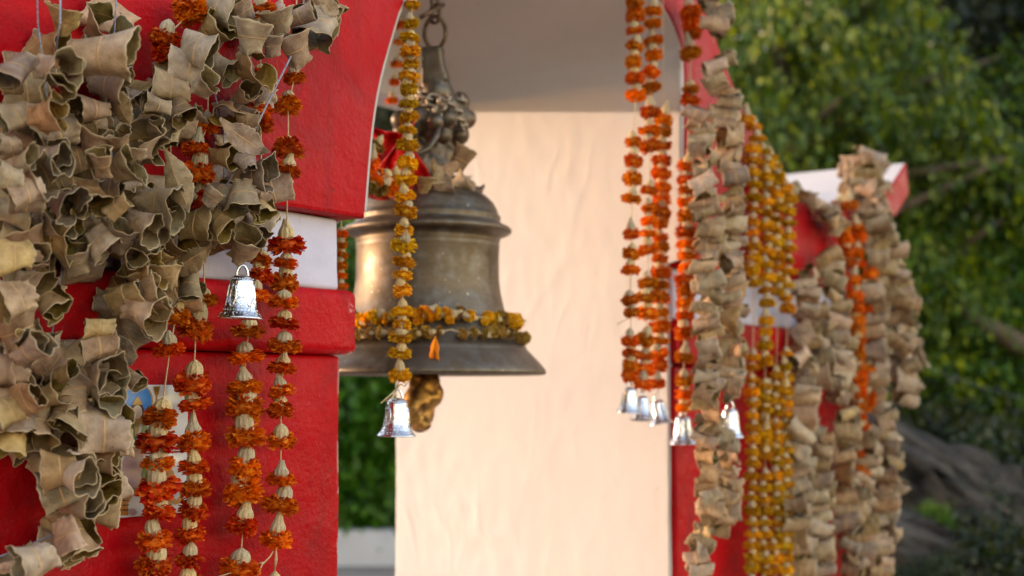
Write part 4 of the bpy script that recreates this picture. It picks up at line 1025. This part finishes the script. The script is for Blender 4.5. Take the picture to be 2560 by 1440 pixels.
FOL = [mat_foliage('broad_leaf_green', (0.009, 0.042, 0.002), (0.040, 0.132, 0.005), (0.22, 0.29, 0.012)),
       mat_foliage('deep_green', (0.003, 0.009, 0.002), (0.009, 0.026, 0.003), (0.055, 0.065, 0.010)),
       mat_foliage('hedge_green', (0.012, 0.060, 0.003), (0.042, 0.170, 0.008), (0.10, 0.27, 0.02))]
BARK = mat_plain('bark', (0.05, 0.035, 0.022), (0.14, 0.10, 0.07), 9, 0.9, 0.6, 0.04, detail=8)
def crown_mesh(name, seed, rad, n_cl, n_lf, ls, mat, droop=0.5, shell=0.55, cl_r=0.5):
    rn = np.random.RandomState(seed)
    d = rn.normal(size=(n_cl, 3)); d /= np.linalg.norm(d, axis=1, keepdims=True)
    k = (shell + (1-shell)*rn.rand(n_cl, 1)) * (0.75+0.35*rn.rand(n_cl, 1))
    c = d*k*np.array(rad)
    n = n_cl*n_lf
    cc = np.repeat(c, n_lf, 0)
    off = rn.normal(size=(n, 3))*cl_r*np.array([0.55, 0.55, 0.32]); rr_ = np.linalg.norm(off[:, :2], axis=1)
    off[:, 2] -= droop*rr_
    p = cc+off
    ax = rn.normal(size=(n, 3))*0.6 + off*1.2/cl_r; ax[:, 2] -= droop; ax /= np.linalg.norm(ax, axis=1, keepdims=True)
    sd = np.cross(ax, rn.normal(size=(n, 3))); sd /= np.linalg.norm(sd, axis=1, keepdims=True)
    nn = np.cross(ax, sd); s = (ls*(0.65+0.7*rn.rand(n, 1)))
    V = np.stack([p, p+ax*s*0.45+sd*s*0.27+nn*s*0.06, p+ax*s, p+ax*s*0.45-sd*s*0.27+nn*s*0.06], 1).reshape(-1, 3)
    f = np.arange(n*4).reshape(n, 4)
    return mesh(name, V, f, [mat], False)
def tree(label, x, y, zc_, rad, th, me, seed, group, name='tree', zg=0.0, rot=0.0, cat='tree'):
    r = random.Random(seed); root = thing(name, label, cat, (x, y, zg), 0, group)
    cr_ = obj('crown', me, root, (0, 0, zc_)); cr_.rotation_euler = (0, 0, rot)
    mb = MB(); top = zc_+rad[2]*0.3
    mb.tube([(0, 0, -0.3), (r.uniform(-.1, .1), 0, top*0.33), (r.uniform(-.2, .2), r.uniform(-.2, .2), top*0.66), (r.uniform(-.3, .3), 0, top)], [th, th*.8, th*.6, th*.25], 9)
    for i in range(9):
        a = r.uniform(0, 6.28); z0_ = top*r.uniform(0.3, 0.9); e = Vector((math.cos(a)*rad[0]*.8, math.sin(a)*rad[1]*.8, z0_+rad[2]*r.uniform(.0, .5)))
        mb.tube([(0, 0, z0_), e*0.5 + Vector((0, 0, z0_*.5+.1)), e], [th*.4, th*.25, th*.08], 6)
    obj('trunk', mb.mesh('trunk', [BARK]), root)
    return root
CA = [crown_mesh('crown', 1, (2.1, 2.0, 2.3), 70, 650, 0.075, FOL[0], 1.2, 0.30, 0.42), crown_mesh('crown', 2, (2.1, 2.0, 2.3), 70, 650, 0.072, FOL[0], 1.3, 0.35, 0.42),
      crown_mesh('crown', 3, (2.4, 2.2, 2.6), 75, 520, 0.09, FOL[1], 0.8, 0.35, 0.5), crown_mesh('crown', 4, (2.4, 2.2, 2.4), 75, 520, 0.085, FOL[1], 0.9, 0.3, 0.48)]
HB = [crown_mesh('crown', 5, (1.3, 0.9, 1.1), 90, 130, 0.11, FOL[2], 0.3, 0.55, 0.4), crown_mesh('crown', 6, (1.2, 0.9, 1.2), 90, 130, 0.11, FOL[2], 0.3, 0.5, 0.4)]
BU = [crown_mesh('crown', 7, (1.1, 1.0, 0.8), 60, 110, 0.13, FOL[0], 0.5, 0.5, 0.4), crown_mesh('crown', 8, (1.1, 1.0, 0.8), 60, 110, 0.13, FOL[1], 0.5, 0.5, 0.4)]
# (u, v of the crown centre, distance, mesh, scale)
trees = [(1960, 180, 11.5, 0, 1.0, 'bright drooping green tree just beyond the right pier, filling the top'),
         (2150, 560, 12.5, 1, 0.9, 'mid green tree low behind the white horn of the right pier'),
         (2480, 260, 13.5, 2, 1.1, 'dark broad tree filling the photo\'s upper right corner'),
         (2330, 40, 15.0, 2, 1.1, 'dark green tree between the bright drooping tree and the corner tree'),
         (2420, 760, 14.0, 3, 1.0, 'dark tree behind the bare branch at the right'),
         (2600, 620, 12.5, 1, 0.85, 'lit green tree cut by the right edge of the photo'),
         (1850, 700, 15.5, 3, 1.1, 'shaded tree mostly hidden behind the right pier'),
         (2230, 1000, 15.5, 3, 1.0, 'shaded tree above the rock slope'),
         (2560, 1050, 15.0, 3, 1.0, 'deep shaded tree at the right above the dark bank'),
         (945, 300, 18.0, 2, 0.85, 'dark tree rising behind the hedge, seen past the bell crown')]
for i, (u, v2, Y, mi_, s_, lab) in enumerate(trees):
    p = pty(u, v2, Y); rad = (2.2*s_, 2.1*s_, 2.4*s_)
    t_ = tree(lab, p.x, p.y, p.z, rad, 0.16, CA[mi_], i, 'trees beyond the gateway', rot=i*1.3)
    t_.children[0].scale = (s_, s_, s_)
bk_ = [(-14, 22), (-10.5, 20.5), (-7, 21.5), (-3.5, 20), (0, 21), (3.5, 20.5), (6.5, 21.5), (9.5, 20), (12.5, 22)]
rb = random.Random(77)
for i, (x, y) in enumerate(bk_):
    s_ = rb.uniform(1.3, 1.7); zc2 = rb.uniform(2.8, 3.6) + (y-20)*0.2
    t_ = tree('dark tree in the wooded row far behind the gateway', x, y, zc2, (2.3*s_, 2.1*s_, 2.5*s_), 0.22, CA[2+i % 2], 50+i, 'far row of dark trees', rot=i*0.9)
    t_.children[0].scale = (s_, s_, s_*1.15)
for i, (x, y, z_) in enumerate([(-3.6, 13.6, 1.0), (-2.2, 13.4, 1.1), (-0.9, 13.7, 1.0), (-1.7, 14.6, 2.4), (-3.2, 14.8, 2.3), (-0.4, 14.7, 2.4), (-5, 13.8, 1.1)]):
    lab = ['lower hedge bush left of the opening', 'lower hedge bush seen through the arch above the white parapet', 'lower hedge bush behind the cream wall', 'tall hedge bush seen through the arch under the bell',
           'tall hedge bush behind the left pier', 'tall hedge bush behind the cream wall', 'hedge bush farthest behind the left pier'][i]
    t_ = tree(lab, x, y, z_, (1.2, .9, 1.1), 0.05, HB[i % 2], 80+i, 'hedge bushes behind the low parapet', 'hedge_bush', rot=0.3*i, cat='bush')
    t_.children[0].scale = (1, 1, 1.15)
for i, (u, v2, Y) in enumerate([(2345, 1225, 7.6), (2440, 1270, 7.6), (2520, 1390, 7.0), (2420, 1130, 10.0), (2250, 930, 11.5), (2540, 1210, 9.0), (2330, 1435, 6.6), (2150, 1100, 11), (2330, 1290, 7.2)]):
    p = pty(u, v2, Y); sc_ = [0.16, 0.20, 0.34, 0.6, 0.7, 0.6, 0.16, 0.8, 0.10][i]
    lab = ['small tuft growing in the dark bank above the rock', 'leafy shrub on the dark bank at the right', 'leafy shrub at the lower right corner', 'shrub above the sloping rock', 'bright shrub touching the outer leaf garland',
           'shaded shrub at the right edge above the bank', 'low shrub at the bottom of the bank', 'shrub hidden behind the outer leaf garland', 'tiny green tuft on the sloping rock'][i]
    t_ = thing('shrub', lab, 'shrub', (p.x, p.y, max(0, p.z-0.6*sc_)), 0, 'shrubs on the bank at the right')
    o = obj('foliage', BU[0 if i in (0, 4, 8) else 1], t_, (0, 0, 0.5*sc_)); o.scale = (sc_, sc_, sc_); o.rotation_euler = (0, 0, i*1.1)
    mb = MB(); [mb.tube([(0, 0, -0.4*sc_-0.1), (0.2*sc_*math.cos(k*2), 0.2*sc_*math.sin(k*2), 0.6*sc_)], [0.02, 0.008], 5) for k in range(4)]; obj('stem', mb.mesh('stem', [BARK]), t_)

for i, (x, y, z_, s_, lab) in enumerate([(-8.0, 8.0, 2.6, 1.0, 'unseen dark tree added far left behind the left pier to block the low sky'), (-5.8, 11.2, 2.6, 0.95, 'unseen dark tree added at the left end of the hedge to block the low sky')]):  # trees added out of view to block bright low sky beside the sun
    t_ = tree(lab, x, y, z_, (2.3*s_, 2.1*s_, 2.5*s_), 0.2, CA[2+i], 120+i, 'unseen trees added left of the gateway to block the low sky', rot=i*2.1)
    t_.children[0].scale = (s_, s_, s_)

# rocky bank at the lower right
ROCKM = mat_plain('bank_rock', (0.008, 0.006, 0.004), (0.105, 0.078, 0.058), 4.2, 0.9, 1.0, 0.15, detail=12, lo=0.4, hi=0.68)
def rock(name, label, u, v2, Y, s3, seed, rot, cat='rock'):
    bm = bmesh.new(); bmesh.ops.create_icosphere(bm, subdivisions=5, radius=1)
    for w in bm.verts:
        q = w.co*1.3 + Vector((seed*7.7, 0, 0)); h = 0.25*noise.noise(q) + 0.2*(0.5-abs(noise.noise(q*2.3))) + 0.13*(0.4-abs(noise.noise(q*5))) + 0.08*noise.noise(q*11) + 0.05*noise.noise(q*23)
        w.co = w.co*(1+h)
    o = obj(name, from_bm(name, bm, [ROCKM])); p = pty(u, v2, Y)
    o.location = p; o.scale = s3; o.rotation_euler = rot
    return tag(o, label, cat, 'rocks of the bank')
rock('rock', 'long sloping grey rock slab running down behind the outer leaf garland', 2290, 1290, 8.2, (1.0, 0.9, 0.33), 1, (0, R(36), 0))
rock('rock', 'dark brown rock at the bottom edge below the sloping slab', 2330, 1470, 7.4, (0.85, 0.7, 0.34), 2, (0, R(18), 0))
rock('rock', 'dark rock low at the right under the leafy shrub', 2500, 1400, 8.4, (0.8, 0.7, 0.35), 3, (0, R(25), 0.4))
rock('rock', 'small pale stone lying on the dark bank', 2315, 1325, 7.0, (0.10, 0.07, 0.05), 4, (0, R(15), 0))
rock('rock', 'rock buried at the foot of the bank behind the right pier', 2150, 1430, 8.6, (1.1, 0.9, 0.8), 5, (0, R(10), 0.2))
v, f = grid_sheet(1.2, 16, 5.5, 19, 50, 40, lambda x, y: -0.1 + 1.0*max(0, min(1, (y-6)/5))*max(0, min(1, (x-1.3)/1.5)) + 0.25*noise.noise(Vector((x*.8, y*.8, 1))) + 0.1*noise.noise(Vector((x*3, y*3, 1))))
tag(obj('bank', mesh('bank', v, f, [EARTH])), kind='structure')
# fallen leaves and bits on the bank
rl = random.Random(31); lv = []; lf = []
LIT = NT('litter'); LIT = LIT.done(LIT.ramp(LIT.geo('Random Per Island'), [(0.0, (0.03, 0.02, 0.01)), (0.5, (0.13, 0.085, 0.04)), (0.8, (0.06, 0.10, 0.02)), (1.0, (0.26, 0.19, 0.11))]), 0.8)
for i in range(5000):
    x = rl.uniform(1.6, 8); y = rl.uniform(5.8, 13); z = -0.1 + 1.0*max(0, min(1, (y-6)/5))*max(0, min(1, (x-1.3)/1.5)) + 0.25*noise.noise(Vector((x*.8, y*.8, 1))) + 0.1*noise.noise(Vector((x*3, y*3, 1))) + 0.02
    a = rl.uniform(0, 6.28); l_ = rl.uniform(0.03, 0.09); w_ = l_*0.45; n_ = len(lv)
    for px, py in ((0, 0), (.5, .5), (1, 0), (.5, -.5)):
        lv.append((x+math.cos(a)*px*l_-math.sin(a)*py*w_, y+math.sin(a)*px*l_+math.cos(a)*py*w_, z+rl.uniform(0, 0.04)))
    lf.append((n_, n_+1, n_+2, n_+3))
tag(obj('leaf_litter', mesh('leaf_litter', lv, lf, [LIT], False)), 'fallen leaves scattered over the dark bank at the lower right', 'leaf litter', kind='stuff')

# bare branch and cable
mb = MB(); bp = [pty(2370, 755, 11.3), pty(2420, 785, 11.2), pty(2470, 815, 11.0), pty(2530, 850, 11.0)]
br = thing('branch', 'bare dark branch reaching out in front of the trees at the right', 'branch', bp[-1])
mb.tube([q-br.location for q in bp], [.03, .05, .06, .08], 7); mb.tube([bp[1]-br.location, pty(2440, 740, 11.2)-br.location], [.03, .01], 6); mb.tube([bp[3]-br.location, pty(2620, 900, 11.6)-br.location, pty(2700, 1000, 12.6)-br.location], [.08, .1, .12], 7)
obj('wood', mb.mesh('wood', [BARK]), br)
mb = MB(); cp = [pty(2230, 870, 8.0), pty(2310, 915, 7.8), pty(2400, 950, 7.6), pty(2480, 976, 7.4), pty(2560, 996, 7.2), pty(2700, 1025, 7.0)]
cb_ = thing('cable', 'thin pale cable slanting down in front of the trees at the right edge', 'cable', cp[0])
mb.tube([q-cb_.location for q in cp], 0.0024, 6); obj('wire', mb.mesh('wire', [flat('cable_grey', (0.055, 0.065, 0.065), 0.6)]), cb_)
